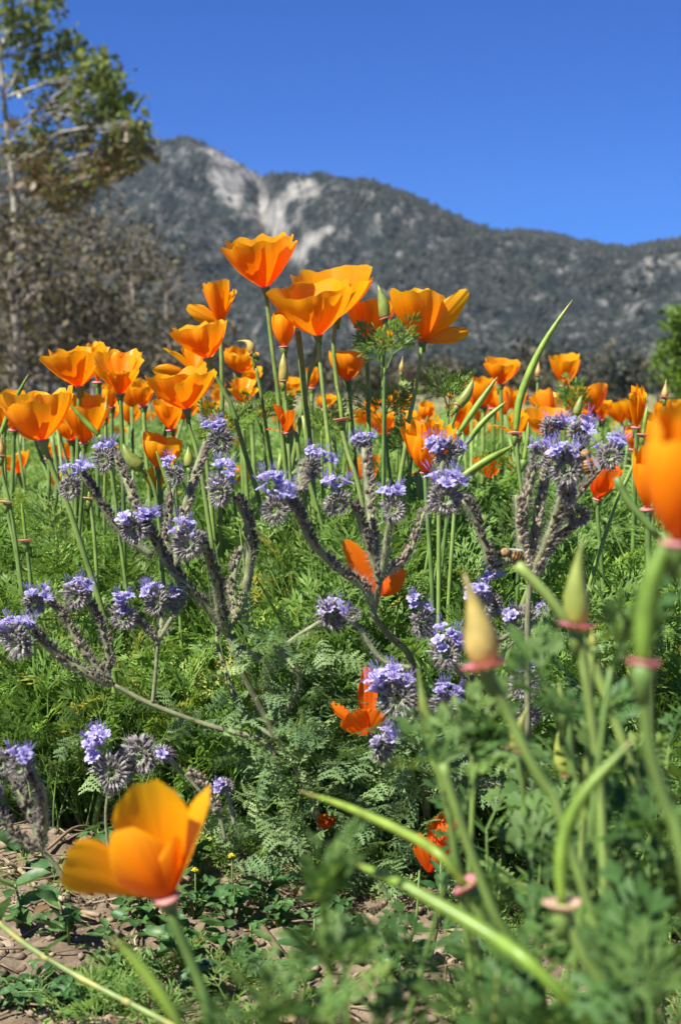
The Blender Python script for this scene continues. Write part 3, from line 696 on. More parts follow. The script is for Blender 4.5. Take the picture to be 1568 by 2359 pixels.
poppy('small closed orange poppy between the two central stems', (718, 893), (718, 852), 36, 1.5, 'tulip', [(718, 950)], rot=45)
poppy('rounded half-open orange poppy right of the largest cup and below it', (801, 876), (796, 810), 80, 1.08, 'tulip', [(806, 930)], rot=70, ruffle=.04, lean=.04)
poppy('small orange poppy low in the leaves between the central stems', (750, 945), (752, 912), 42, 1.55, 'cup', [(752, 980)])
poppy('orange poppy cup low behind the spray of dark leaves', (918, 952), (925, 907), 48, 1.50, 'cone', [(920, 1000)], rot=30)
poppy('small orange poppy right of the star-like one and far below it', (980, 970), (982, 930), 40, 1.60, 'tulip', [(980, 1010)], rot=10)
poppy('ragged upright orange poppy with a pale phacelia head across it', (978, 1088), (972, 985), 96, .86, 'crumple', [(980, 1130)], rot=20, ruffle=.13, jag=.12)
poppy('ragged orange petals of a second poppy beside the ragged upright one', (1010, 1060), (1016, 988), 60, .89, 'cup', [(1010, 1110)], rot=60, ruffle=.12, jag=.1)
# --- left group
poppy('orange poppy with a lifted ruffled rim, second from the left of the back row', (184, 891), (168, 806), 128, 1.05, 'cone', [(181, 960)], rot=40, ruffle=.08, lean=.05, jag=.06)
poppy('orange poppy rim peeping out between two left-hand back row flowers', (225, 880), (226, 806), 62, 1.15, 'trump', [(226, 940)], rot=10, ruffle=.09)
poppy('doubled ruffled orange poppy with an inner frill, right of the leftmost back row pair', (277, 907), (277, 826), 122, 1.0, stem=[(281, 980), (283, 1060)], petals=[
    (225, 50, 30, 78, .62, {'ruffle': .10}), (315, 50, 28, 76, .62, {'ruffle': .11}), (60, 36, 28, 112, .70, {'ruffle': .09}), (120, 36, 28, 110, .70, {'ruffle': .09}), (270, 44, 30, 70, .5, {'ruffle': .12})])
poppy('big flaring orange poppy at the left edge on a thick leaning stem', (99, 1014), (86, 908), 158, 0.90, 'cone', [(128, 1100), (175, 1220)], rot=52, ruffle=.08, lean=.03, stem_r=.0022, jag=.06)
poppy('orange poppy crossed by a slanting green pod behind the big left-edge one', (194, 1020), (202, 922), 100, 1.05, 'cone', [(192, 1080)], rot=30, ruffle=.08)
poppy('orange poppy tucked low between two left-hand flowers', (166, 1014), (158, 968), 56, 1.2, 'cup', [(168, 1060)], rot=0)
poppy('small orange poppy cup beside the broad yellow-orange bowl', (330, 936), (328, 888), 54, 1.3, 'cup', [(334, 1000)], rot=25)
poppy('small orange poppy behind the doubled frilled one', (256, 938), (254, 892), 44, 1.35, 'tulip', [(258, 990)])
poppy('long narrow closed orange poppy hanging under the broad bowl', (394, 990), (386, 925), 62, 1.05, 'cone', [(398, 1050)], rot=48, ruffle=.03)
poppy('round yellow-orange poppy just above a phacelia head, facing up', (366, 1078), (378, 1010), 94, 1.02, 'cup', [(366, 1120)], rot=60, ruffle=.05, lean=.10)
poppy('red-orange poppy underneath the round yellow-orange one', (366, 1134), (352, 1086), 44, 1.1, 'cone', [(372, 1180)], rot=20)
poppy('orange poppy cut off by the left edge behind the big flaring one', (8, 980), (6, 925), 56, 1.25, 'cup', [(10, 1040)])
poppy('small orange poppy showing beside the big flaring one near the left edge', (32, 990), (34, 955), 36, 1.3, 'cup', [(32, 1040)])
poppy('orange-red poppy low in the leaves beneath the big flaring one', (114, 1056), (112, 1022), 40, 1.25, 'bowl', [(114, 1090)])
# --- right group
poppy('orange poppy with a flared fan shape left of the tall curved pod', (1152, 884), (1156, 832), 84, 1.60, 'cone', [(1154, 960)], rot=40, ruffle=.07)
poppy('orange poppy behind two slanting pods, below the fan-shaped one', (1112, 936), (1112, 876), 70, 1.7, 'cup', [(1112, 990)], rot=15)
poppy('small tulip-shaped orange poppy beside the slanting pods', (1136, 940), (1134, 906), 32, 1.75, 'tulip', [(1136, 990)])
poppy('neat orange goblet-shaped poppy standing alone right of the tall curved pod', (1299, 888), (1298, 822), 68, 1.60, 'cone', [(1300, 960)], rot=45, ruffle=.03)
poppy('orange poppy in two lobes low behind the phacelia clump', (1262, 952), (1258, 910), 82, 1.9, 'bowl', [(1262, 1000)], rot=0)
poppy('white-glinting orange poppy behind the collar of the tall curved pod', (1190, 1008), (1188, 952), 92, 1.2, stem=[(1190, 1060)], petals=[(200, 50, 66, 62, .5), (300, 35, 20, 60, .6), (20, 30, 10, 60, .6), (100, 25, 20, 58, .6)])
poppy('yellow-orange poppy right behind the top phacelia heads', (1262, 1006), (1258, 950), 104, 1.25, 'bowl', [(1262, 1060)], rot=30, ruffle=.06)
poppy('orange poppy pair member right of the phacelia clump, nearer the bud', (1352, 968), (1352, 940), 42, 1.7, 'cup', [(1352, 1010)])
poppy('taller orange poppy right of the phacelia clump', (1384, 966), (1384, 926), 48, 1.7, 'cone', [(1384, 1010)], rot=20)
poppy('crumpled tall orange poppy near the pink bud at the right', (1464, 984), (1466, 900), 40, 1.1, 'crumple', [(1464, 1040)], ruffle=.16, jag=.14)
poppy('orange poppy cup just right of the crumpled tall one', (1500, 1030), (1502, 955), 48, 1.1, 'cup', [(1500, 1090)], rot=30)
poppy('curled orange poppy low under the crumpled tall one', (1458, 1034), (1454, 985), 42, 1.15, 'tulip', [(1458, 1080)])
poppy('long tubular orange poppy beside the large blurred one', (1490, 1172), (1478, 1040), 58, 0.80, 'tulip', [(1492, 1250)], rot=50, ruffle=.03, jag=.06)
poppy('red-orange poppy with a pink collar hanging below the phacelia clump', (1375, 1150), (1388, 1068), 78, 0.96, 'cone', [(1376, 1200), (1386, 1330)], rot=35, ruffle=.05, mat='oldpetal')
poppy('small far orange poppy at the right edge above the large blurred one', (1562, 956), (1562, 925), 34, 1.8, 'cup', [(1562, 1000)])
poppy('huge blurred orange poppy cut by the right edge, nearest of all', (1560, 1248), (1568, 968), 185, 0.36, 'tulip', [(1580, 1330), (1600, 1500)], rot=62, ruffle=.03, stem_r=.0018)
# --- the near flower at lower left
poppy('large blurred orange poppy low over bare soil with a pointed front petal', (384, 2066), (334, 1850), 200, 0.52, stem=[(400, 2120), (432, 2195), (470, 2290), (486, 2380)], petals=[
    (92, 12, -6, 272, .36, {'ruffle': .02, 'edge': .16, 'dir': (-46, -262, .12), 'flat': .5}), (84, 16, -12, 252, .33, {'ruffle': .012, 'edge': .05, 'dir': (-232, -64, .05), 'flat': -.15}), (30, 10, 6, 266, .26, {'ruffle': .02, 'edge': .4, 'dir': (56, -252, .0)}), (262, 36, -14, 205, .46, {'ruffle': .012, 'edge': .5, 'dir': (-92, -150, .0), 'flat': .55}), (320, 30, -10, 150, .34, {'ruffle': .012, 'edge': .4, 'dir': (0, -150, .0), 'flat': .5})], lean=.42, stem_r=.0019, ruffle=.02, jag=.02)
# --- fallen and wilted flowers
poppy('wilted red-orange poppy petals collapsed on a pink collar in the central leaves', (660, 996), (648, 930), 52, 0.96, stem=[(682, 1000), (690, 1060), (712, 1110)], petals=[(215, 20, 10, 74, .34, {'fold': .1}), (300, 40, 20, 62, .36), (200, 60, 75, 46, .3)], collar=True, mat='oldpetal')
poppy('fallen orange poppy petals caught in the fork of the central phacelia stems', (880, 1372), (868, 1262), 60, 1.03, petals=[(268, 10, -4, 156, .22, {'ruffle': .02, 'edge': .45, 'fold': .04, 'dir': (-86, -128, .0)}), (272, 12, -6, 80, .36, {'ruffle': .02, 'edge': .5, 'dir': (44, -54, .0)})], ground=False, mat='oldpetal', name='fallen_poppy', group=None, lean=.0)
poppy('fallen orange poppy with curled petals lying in the grey-green phacelia leaves', (846, 1690), (842, 1560), 60, 1.06, petals=[(90, 10, -6, 156, .17, {'edge': .3, 'ruffle': .03, 'dir': (0, -150, .1)}), (268, 10, -14, 112, .14, {'ruffle': .03, 'dir': (-78, -66, 0)}), (268, 40, 10, 78, .55, {'dir': (-30, -40, .1)}), (270, 30, 10, 70, .5, {'dir': (24, -50, .1)})], ground=False, mat='oldpetal', name='fallen_poppy', group=None)
poppy('rolled orange poppy petal fallen on the shaded leaves near the bottom', (988, 2008), (1026, 1878), 66, 1.0, petals=[(90, 14, -4, 150, .30, {'edge': .2, 'dir': (48, -128, .1)}), (268, 16, -6, 128, .26, {'edge': .3, 'dir': (40, -110, 0)}), (268, 20, 0, 100, .24, {'edge': .35, 'dir': (-24, -84, 0)})], ground=False, mat='oldpetal', name='fallen_poppy', group=None, jag=.06)
poppy('shaded dull orange poppy petals under the dark leaves at the centre bottom', (752, 1912), (752, 1884), 44, 1.12, 'bowl', ground=False, mat='oldpetal', name='fallen_poppy', group=None)

# --- poppies farther off, single meshes because they are only a few pixels wide
def far_mesh(k):
    mb = MB(); kd = ['cone', 'cup', 'bowl', 'tulip'][k % 4]; a0, a1, W = KINDS[kd]
    for q in range(4):
        vs_, fs, uv = petal(q * 90 + k * 20, a0, a1, W, .030, .034, seed=500 + k * 5 + q, nu=6, nv=5, ruffle=.07, off=.05 * (q % 2))
        mb.add(vs_, fs, 0, .5, uv)
    mb.tube([(0, 0, 0.001), (0.002, 0, -.15), (0.0, 0, -.36)], [.0022, .0019, .0022], 5, 1, .5)
    return mb.mesh('distant_poppy', [MT['petal'], MT['stem']])
FM = [far_mesh(k) for k in range(6)]
n_far = 0
while n_far < 110:
    y = 1.9 + 4.8 * random.random() ** 1.3; x = random.uniform(-.30, .30) * y
    px = 784 + F * x / y
    if 520 < px < 1000 and y < 2.6 and random.random() < .6: continue
    z = random.uniform(.20, .335) + (.03 if random.random() < .3 else 0)
    if y < 2.2: z = min(z, .30)
    o = bpy.data.objects.new('poppy', FM[n_far % 6]); C.objects.link(o)
    o.location = (x, y, z); o.rotation_euler = (random.uniform(-.3, .3), random.uniform(-.3, .3), random.uniform(0, 6.3)); s = random.uniform(.8, 1.3); o.scale = (s, s, s)
    kd = ('cone-shaped', 'cup-shaped', 'bowl-shaped', 'closed')[(n_far % 6) % 4]
    setp(o, near_label(('tiny ' if s / y < .2 else 'small ') + kd + ' orange poppy farther back,', *to_px(o.location)), 'poppy', 'small poppies dotted through the back of the field'); n_far += 1

for k in range(34):
    y = random.uniform(1.75, 2.7); px = random.choice([random.uniform(880, 1590), random.uniform(880, 1590), random.uniform(-20, 560)]); py = random.uniform(925, 1010)
    p = P(px, py, y); o = bpy.data.objects.new('poppy', FM[k % 6]); C.objects.link(o); o.location = p
    o.rotation_euler = (random.uniform(-.3, .3), random.uniform(-.3, .3), random.uniform(0, 6.3)); s = random.uniform(.95, 1.3); o.scale = (s, s, s)
    setp(o, near_label(('open straight-stemmed' if k % 2 else 'open wide-rimmed') + ' orange poppy farther back,', px, py), 'poppy', 'small poppies dotted through the back of the field')

# ------------------------------------------------------------------ buds and pods
def bud(label, tip, base, w, d, stem, tint=.3, bend=0.0, collar=.3, group='poppy buds', cat='poppy bud', name='poppy_bud', shape=None, mat='bud', stem_r=.0016, cw=1.35, drift=(0.02, 0.03), ground=True, dd=0):
    d = push(d); Tp, B = P(*tip, d + dd), P(*base, d); Wr = M(w, d) / 2
    path = stem_path([B] + [P(x, y, d + (q[0] if q else 0)) for x, y, *q in stem], drift)
    root = thing(name, label, cat, path[-1], group)
    ax = (Tp - B); L = ax.length; ax.normalize(); side = ax.cross(BACK).normalized()
    prof = shape or [(0, .55), (.08, .85), (.2, 1), (.34, .92), (.5, .66), (.68, .38), (.85, .18), (1, .05)]
    pts = [B + ax * L * t + side * (M(bend, d) * math.sin(math.pi * t)) for t, _ in prof]
    mb = MB(); mb.tube(pts, [max(.0002, Wr * r) for _, r in prof], 10, 0, [min(1, max(0, tint + .25 * (1 - t))) for t, _ in prof for _k in range(10)])
    link('bud_cap' if name == 'poppy_bud' else 'pod', mb.mesh(name + '_body', MT[mat]), root)
    mb = MB(); mb.tube([B - ax * .004] + path[1:], [stem_r * 1.2] + [stem_r] * (len(path) - 1), 7, 0, random.uniform(.2, .9))
    link('stem', mb.mesh('bud_stem', MT['stem']), root)
    mb = MB(); mb.tube([B - ax * .010 * stem_r / .0018, B - ax * .004 * stem_r / .0018, B], [stem_r, stem_r * 1.5, max(stem_r * 1.7, Wr * .6)], 9, 0, .5)
    link('receptacle', mb.mesh('receptacle', MT['stem']), root)
    if collar is not None:
        r = Wr * cw; mb = MB(); t_ = .0011 * stem_r / .0018; n = 18; vs_ = []
        for ring, (rr_, h) in enumerate([(.55, -.9), (1.0, .25), (1.05, .8), (.75, .35), (.5, -.2)]):
            for k in range(n):
                a = 2 * math.pi * k / n; wob = 1 + .05 * math.sin(3 * a + tip[0])
                vs_.append(B + ax * (h * t_ + .25 * t_ * math.sin(2 * a + tip[1])) + (side * math.cos(a) + ax.cross(side) * math.sin(a)) * r * rr_ * wob)
        fs = [(q * n + k, q * n + (k + 1) % n, (q + 1) * n + (k + 1) % n, (q + 1) * n + k) for q in range(4) for k in range(n)]
        mb.add(vs_, fs, 0, collar); link('collar', mb.mesh('collar', MT['collar']), root)
    return root
POD = [(0, .62), (.1, .85), (.3, 1), (.55, .95), (.75, .75), (.9, .45), (.97, .22), (1, .10)]
def pod(label, pts, w, d, stem, tint=.4, collar=.3, stem_r=.0017, cw=1.5, dds=None, group='green poppy seed pods', drift=(0.02, 0.03), cr=None, ground=True):
    "a long ribbed seed pod; pts run from the collar to the tip"
    d = push(d); dds = dds or [0] * len(pts)
    W3 = [P(x, y, d + q) for (x, y), q in zip(pts, dds)]; sp = spline(W3, 18); B = sp[0]; Wr = M(w, d) / 2
    path = stem_path([B] + [P(x, y, d + (q[0] if q else 0)) for x, y, *q in stem], drift)
    root = thing('poppy_seed_pod', label, 'seed pod', path[-1], group)
    rad = [max(.0003, Wr * float(np.interp(i / 18, [p[0] for p in POD], [p[1] for p in POD]))) for i in range(19)]
    mb = MB(); sides = 14
    mb.tube(sp, rad, sides, 0, [min(1, max(0, tint + (.5 if i > 16 else 0) + .06 * (k % 2))) for i in range(19) for k in range(sides)])
    for i in range(19):                      # ribs
        for k in range(0, sides, 2):
            v = Vector(mb.v[i * sides + k]); mb.v[i * sides + k] = tuple(sp[i] + (v - sp[i]) * 0.86)
    link('pod', mb.mesh('seed_pod', MT['pod']), root)
    ax = (sp[1] - sp[0]).normalized(); side = ax.orthogonal().normalized()
    mb = MB(); mb.tube([B - ax * .003] + path[1:], [stem_r * 1.1] + [stem_r] * (len(path) - 1), 7, 0, random.uniform(.2, .9)); link('stem', mb.mesh('pod_stem', MT['stem']), root)
    mb = MB(); mb.tube([B - ax * .010, B - ax * .004, B], [stem_r, stem_r * 1.6, stem_r * 1.9], 9, 0, .5); link('receptacle', mb.mesh('receptacle', MT['stem']), root)
    if collar is not None:
        r = (cr and M(cr, d)) or Wr * cw; n = 18; vs_ = []; t_ = .0012; mb = MB()
        for rr_, h in [(.5, -1.2), (1.0, .0), (1.06, .7), (.8, .3), (.45, -.2)]:
            for k in range(n):
                a = 2 * math.pi * k / n
                vs_.append(B + ax * (h * t_ + .3 * t_ * math.sin(2 * a + w)) + (side * math.cos(a) + ax.cross(side) * math.sin(a)) * r * rr_ * (1 + .06 * math.sin(3 * a)))
        fs = [(q * n + k, q * n + (k + 1) % n, (q + 1) * n + (k + 1) % n, (q + 1) * n + k) for q in range(4) for k in range(n)]
        mb.add(vs_, fs, 0, collar); link('collar', mb.mesh('collar', MT['collar']), root)
    return root
BB = [(0, .7), (.1, .95), (.3, 1), (.5, .9), (.7, .62), (.85, .35), (1, .06)]
b1 = bud('upright green poppy bud with feathery leaves standing against the mountain', (870, 657), (886, 735), 28, .98, [(884, 800), (882, 900), (884, 980)], .05, bend=4, collar=.1, cw=.9, shape=BB)
bud('plump yellow-green poppy bud beside the tall stem', (653, 812), (653, 878), 24, .98, [(656, 920), (662, 980)], .65, collar=.8, cw=.9, shape=BB)
bud('nodding poppy bud with its tip bent over to the left', (546, 786), (580, 814), 20, 1.02, [(588, 850), (600, 900)], .75, bend=14, collar=.9, cw=.8)
bud('tiny pink-based poppy bud right of the star-like poppy stem', (927, 820), (924, 855), 13, 1.3, [(922, 900)], .7, collar=.1, cw=1.1)
bud('fat green poppy bud among the slanting pods', (1089, 872), (1054, 934), 26, .98, [(1044, 970), (1030, 1030)], .2, bend=6, collar=.8, cw=.9, shape=BB)
bud('green poppy bud rising behind the top phacelia heads', (1339, 910), (1326, 956), 20, 1.3, [(1322, 1010)], .2, collar=None, shape=BB)
bud('small pinkish poppy bud near the goblet-shaped poppy', (1240, 832), (1238, 866), 15, 1.5, [(1236, 940)], .95, collar=.1, cw=1.0)
bud('pointed salmon-pink poppy bud above the crumpled poppy', (1533, 874), (1530, 916), 17, 1.15, [(1528, 960), (1524, 1020)], 1.0, collar=.0, cw=1.3)
bud('leaning green poppy bud above the left phacelia stems', (284, 1022), (326, 1078), 32, .97, [(338, 1090), (356, 1130), (366, 1200)], .12, bend=-8, collar=None, shape=BB)
bud('plump green poppy bud hanging below the broad yellow-orange bowl', (434, 1028), (436, 1076), 24, 1.0, [(436, 1120)], .25, collar=None, shape=BB)
bud('small brown-tipped bud between the left back row poppies', (246, 912), (244, 962), 14, 1.1, [(244, 1010)], .9, collar=.1, cw=1.6)
bud('bud with a dark collar low between left-hand poppies', (188, 1036), (186, 1062), 16, 1.1, [(188, 1100)], .1, collar=None)
bud('dry brown bud at the left edge below the big flaring poppy', (4, 1000), (4, 1050), 16, .95, [(8, 1100), (30, 1200)], 1.0, collar=.6)
bud('big blurred yellow poppy bud tapering up to a point, on a pink collar', (1068, 1318), (1116, 1532), 84, .45, [(1132, 1570), (1160, 1620), (1205, 1722), (1258, 1820), (1300, 1910)], .78, bend=6, collar=.12, cw=1.22, stem_r=.0016)
bud('blurred pale green poppy bud on a magenta collar, right of the yellow one', (1343, 1234), (1330, 1442), 62, .50, [(1338, 1500), (1360, 1640), (1374, 1760), (1386, 1905)], .12, bend=-10, collar=.0, cw=1.5, stem_r=.0017)
bud('slim blurred green bud with an orange tip in front of the lower phacelia heads', (962, 1538), (990, 1690), 32, .55, [(1000, 1760), (1030, 1860)], .05, bend=-2, collar=None, stem_r=.0014)
bud('small pale poppy bud with a pale pink collar behind the slanting blurred stem', (1216, 1626), (1186, 1730), 34, .62, [(1196, 1780), (1210, 1870)], .35, bend=-6, collar=.45, cw=1.3, stem_r=.0013)
bud('pale green bud hanging behind a thin stem with a salmon collar', (1286, 1680), (1312, 1785), 36, .64, [(1324, 1830), (1340, 1900)], .2, bend=-14, collar=.4, cw=1.0, stem_r=.0012)
bud('thin green point rising from a wide salmon collar', (1287, 1562), (1292, 1626), 20, .60, [(1306, 1660), (1317, 1790), (1330, 1860)], .05, collar=.3, cw=3.0, stem_r=.0020)
bud('red-tipped thin bud at the bottom among blurred leaves', (1144, 2236), (1140, 2380), 18, .42, [(1140, 2500)], .4, collar=None, stem_r=.001)
bud('tiny yellow-green double bud beside the magenta collar', (1362, 1448), (1366, 1490), 22, .52, [(1362, 1560)], .4, collar=None, stem_r=.001)
# pods
pod('tallest curved green seed pod arching up to the right against the mountain', [(1187, 998), (1194, 930), (1218, 860), (1258, 780), (1318, 690)], 19, .90, [(1192, 1060), (1200, 1130), (1208, 1190)], .35, collar=.55, cr=15)
pod('slanting green pod nearest the fat bud on its right', [(1058, 994), (1100, 932), (1145, 868)], 16, .95, [(1050, 1020), (1042, 1080)], .5, collar=None)
pod('slanting green pod below the first slanting one', [(1070, 1026), (1112, 972), (1166, 924)], 15, .95, [(1062, 1050), (1050, 1100)], .4, collar=None)
pod('thick low green pod pointing at the tall pod stem', [(1066, 1096), (1118, 1062), (1182, 1026)], 20, .93, [(1050, 1120), (1046, 1180)], .3, collar=None)
pod('thin green pod leaning right at the left edge behind the flaring poppy', [(0, 1006), (26, 940), (66, 862)], 13, .98, [(-14, 1060), (-20, 1130)], .4, collar=None)
pod('slanting green pod crossing the orange poppy at the left', [(228, 1004), (198, 972), (158, 928)], 14, .96, [(246, 1040), (262, 1120)], .2, collar=None)
pod('slender green pod rising from a pink collar in the central leaves', [(787, 966), (784, 930), (776, 890)], 11, .96, [(790, 1000), (806, 1060), (830, 1140)], .4, collar=.15, cr=19, stem_r=.0021)
pod('thin green pod beside the right-hand phacelia clump', [(1206, 1060), (1214, 1010), (1216, 972)], 12, .95, [(1204, 1100)], .4, collar=None)
pod('slender pod on a cup-shaped pink collar near the crumpled poppy', [(1480, 1002), (1486, 960), (1490, 938)], 11, .95, [(1476, 1030), (1440, 1110), (1410, 1180)], .3, collar=.3, cr=14)
pod('short leaning pod left of the red-orange hanging poppy', [(1252, 1025), (1258, 990), (1262, 960)], 12, 1.1, [(1250, 1070)], .35, collar=None)
pod('green pod below the round yellow-orange poppy', [(392, 1130), (376, 1080), (360, 1040)], 13, .95, [(404, 1180), (410, 1260)], .3, collar=None)
pod('long blurred green pod slanting down from the centre to a pink collar', [(1072, 2040), (1020, 1978), (957, 1932), (807, 1862), (693, 1823)], 26, .50, [(1090, 2075), (1130, 2160), (1200, 2290), (1240, 2420)], .35, collar=.1, cr=30, stem_r=.0017, dds=[0, .0, .01, .03, .05])
pod('longest blurred green pod crossing the bottom below the first slanting one', [(1345, 2350), (1227, 2226), (1137, 2160), (1017, 2088), (897, 2024), (795, 1980)], 38, .42, [(1400, 2420), (1430, 2520)], .35, collar=None, dds=[0, 0, .01, .02, .03, .05], stem_r=.0018)
pod('thick dark blurred pod rising past the right edge from a dark collar', [(1481, 1528), (1484, 1440), (1500, 1340), (1536, 1254), (1600, 1150)], 52, .36, [(1484, 1570), (1492, 1710), (1536, 1870), (1580, 2010)], .05, collar=.0, cr=36, stem_r=.0017)
pod('curved blurred pod bending up from a tan ring at lower right', [(1294, 2082), (1291, 1990), (1304, 1910), (1340, 1835), (1400, 1765), (1470, 1692)], 34, .42, [(1306, 2120), (1348, 2210), (1426, 2330), (1450, 2420)], .25, collar=.95, cr=42, stem_r=.0018)
pod('blurred green stalk with a reddish tip at lower left', [(420, 2372), (370, 2290), (310, 2212), (258, 2160)], 30, .40, [(450, 2440), (470, 2520)], .45, collar=None)
pod('thin pod with a pink collar at the far left among leaves', [(60, 1244), (54, 1190), (50, 1160)], 9, .92, [(66, 1290), (74, 1380)], .4, collar=.2, cr=16)
pod('spent poppy collar on a bare stem above the left phacelia stems', [(206, 1148), (206, 1140), (205, 1132)], 8, .96, [(214, 1200), (222, 1300)], .4, collar=.7, cr=13)
pod('spent cream poppy collar on a stem at the left edge', [(16, 1156), (16, 1150), (16, 1146)], 8, .95, [(22, 1200), (40, 1290)], .5, collar=.95, cr=16)
# thin bare stems among the hero flowers
def stalk(label, pts, w, d, tint=.5, drift=(0.02, .04)):
    d = push(d); path = stem_path([P(x, y, d) for x, y in pts], drift, 14); mb = MB(); mb.tube(path, M(w, d) / 2, 7, 0, tint)
    o = link('poppy_stalk', mb.mesh('poppy_stalk', MT['stem'])); return setp(o, label, 'stalk', 'bare poppy stalks')
stalk('long straight blurred stalk under the bright leaf tuft at lower right', [(1020, 1760), (1036, 1820), (1072, 1930), (1108, 2030), (1150, 2132), (1210, 2250)], 24, .48, .4)
stalk('thin stalk parallel to the blurred straight one', [(1083, 1700), (1090, 1800), (1086, 1900)], 13, .60, .5)
stalk('green stalk rising from behind the central dead flower head to the upper left', [(686, 764), (696, 850), (702, 930), (712, 1010)], 15, 1.02, .4)
stalk('green stalk slanting up between the two central stems', [(732, 790), (716, 850), (700, 920)], 12, 1.05, .6)
stalk('bright green stalk leaning across the dark leaves below the centre', [(880, 1450), (846, 1480), (800, 1540), (752, 1590)], 13, 1.0, .8, drift=(-.03, .02))
stalk('green stalk rising left of the central flower pair', [(690, 1080), (640, 1120), (604, 1170), (584, 1210)], 11, 1.0, .8, drift=(-.02, .02))
stalk('pale stalk leaning under the right phacelia clump', [(1300, 1170), (1250, 1290), (1200, 1400)], 14, .85, .7, drift=(-.04, .02))
stalk('blurred green stalk slanting down toward the magenta collar', [(1190, 1300), (1250, 1360), (1310, 1440), (1380, 1560)], 24, .55, .8, drift=(.05, .02))
stalk('long stalk slanting under the large blurred poppy', [(1418, 1100), (1450, 1160), (1510, 1230), (1560, 1300)], 18, .70, .5, drift=(.05, .02))
for k in range(9):
    px = random.choice([random.uniform(560, 1000), random.uniform(0, 560), random.uniform(1000, 1568)]); d = random.uniform(1.0, 1.25); y0 = random.uniform(930, 1090)
    stalk(near_label('thin green poppy stalk standing in the leaves,', px, y0), [(px, y0), (px + random.uniform(-20, 20), y0 + 120), (px + random.uniform(-40, 40), y0 + 300)], 11, d, random.random())
#@@PART4
# ------------------------------------------------------------------ feathery poppy leaves
def strip(vs_, ts, p, q, w0, w1, n, tip=True):
    "a narrow flat leaflet from p to q with a blunt point"
    d_ = q - p; L = d_.length
    if L < 1e-9: return
    d_ = d_ / L; s = d_.cross(n); s = s.normalized() if s.length > 1e-9 else Vector((1, 0, 0)); b = len(vs_)
    if tip:
        q2 = p + d_ * L * .66; vs_ += [p, q2 + s * w1, q, q2 - s * w1]
    else:
        vs_ += [p - s * w0, p + s * w0, q + s * w1, q - s * w1]
    ts += [(b, b + 1, b + 2), (b, b + 2, b + 3)]
def poppy_leaf(seed, lod=0, wl_=None):
    "petiole along +x, blade rising; length about 1"
    r_ = random.Random(seed); vs_, ts = [], []
    up = Vector((0, 0, 1)); wl_ = wl_ or (.021, .030, .040)[lod]
    def curl(v): return Vector((v.x, v.y, v.z + .10 * v.x - .22 * v.x * v.x + r_.uniform(-.015, .015)))
    def seg(p, q, w0, w1, tip): strip(vs_, ts, curl(p), curl(q), w0, w1, up + Vector((r_.uniform(-.4, .4), r_.uniform(-.4, .4), 0)), tip)
    def branch(p, ang, L, depth):
        dr = Vector((math.cos(ang), math.sin(ang), r_.uniform(-.15, .25)))
        if depth == 0:
            seg(p, p + dr * L, wl_ * .72, wl_, True); return
        q = p + dr * L * .36; seg(p, q, wl_ * .55, wl_ * .6, False)
        for k, da in enumerate((-.46, 0, .46) if depth > 1 or r_.random() < .75 else (-.35, .35)):
            branch(q, ang + da + r_.uniform(-.15, .15), L * (.66 if k != 1 else .76) * r_.uniform(.8, 1.15), depth - 1)
    rach = [Vector((0, 0, 0)), Vector((.38, 0, 0)), Vector((.58, 0, 0)), Vector((.74, 0, 0))]
    for i in range(3): seg(rach[i], rach[i + 1], wl_ * .55, wl_ * .5, False)
    dp = (2, 1, 0)[lod]
    for t, a, L in ((1, .85, .46), (1, -.85, .46), (2, .7, .40), (2, -.7, .40), (3, 0, .38)):
        branch(rach[t], a + r_.uniform(-.12, .12), L, dp)
        if lod == 2: branch(rach[t], a + .5, L * .8, 0)
    return np.array([v[:] for v in vs_]), np.array(ts)
NEAR = [poppy_leaf(980 + k, 1, .052) for k in range(8)]
LEAF = [[poppy_leaf(900 + l * 20 + k, l) for k in range((8, 6, 4)[l])] for l in range(3)]
def rot_from(dirs, roll):
    "matrices whose x axis follows dirs, rolled about it"
    x = dirs / np.linalg.norm(dirs, axis=1)[:, None]
    z0 = np.tile(np.array([0, 0, 1.0]), (len(x), 1)); y = np.cross(z0, x); ny_ = np.linalg.norm(y, axis=1)[:, None]
    y = np.where(ny_ > 1e-4, y / np.maximum(ny_, 1e-6), np.array([0, 1.0, 0])); z = np.cross(x, y)
    c, s = np.cos(roll)[:, None], np.sin(roll)[:, None]
    y2 = y * c + z * s; z2 = -y * s + z * c
    return np.stack([x, y2, z2], -1)
def bake(name, protos, pos, Rm, scale, tint, mat, pick=None):
    V, Tr, Ti = [], [], []; off = 0
    pick = rng.integers(0, len(protos), len(pos)) if pick is None else pick
    for k, (pv, pt) in enumerate(protos):
        s = np.where(pick == k)[0]
        if not len(s): continue
        w = np.einsum('nij,vj->nvi', Rm[s], pv) * scale[s][:, None, None] + pos[s][:, None]
        V.append(w.reshape(-1, 3)); Tr.append((pt[None] + (np.arange(len(s)) * len(pv))[:, None, None] + off).reshape(-1, 3))
        Ti.append(np.repeat(tint[s], len(pv))); off += w.shape[0] * w.shape[1]
    return np_mesh(name, np.concatenate(V), np.concatenate(Tr), mat, tint=np.concatenate(Ti))

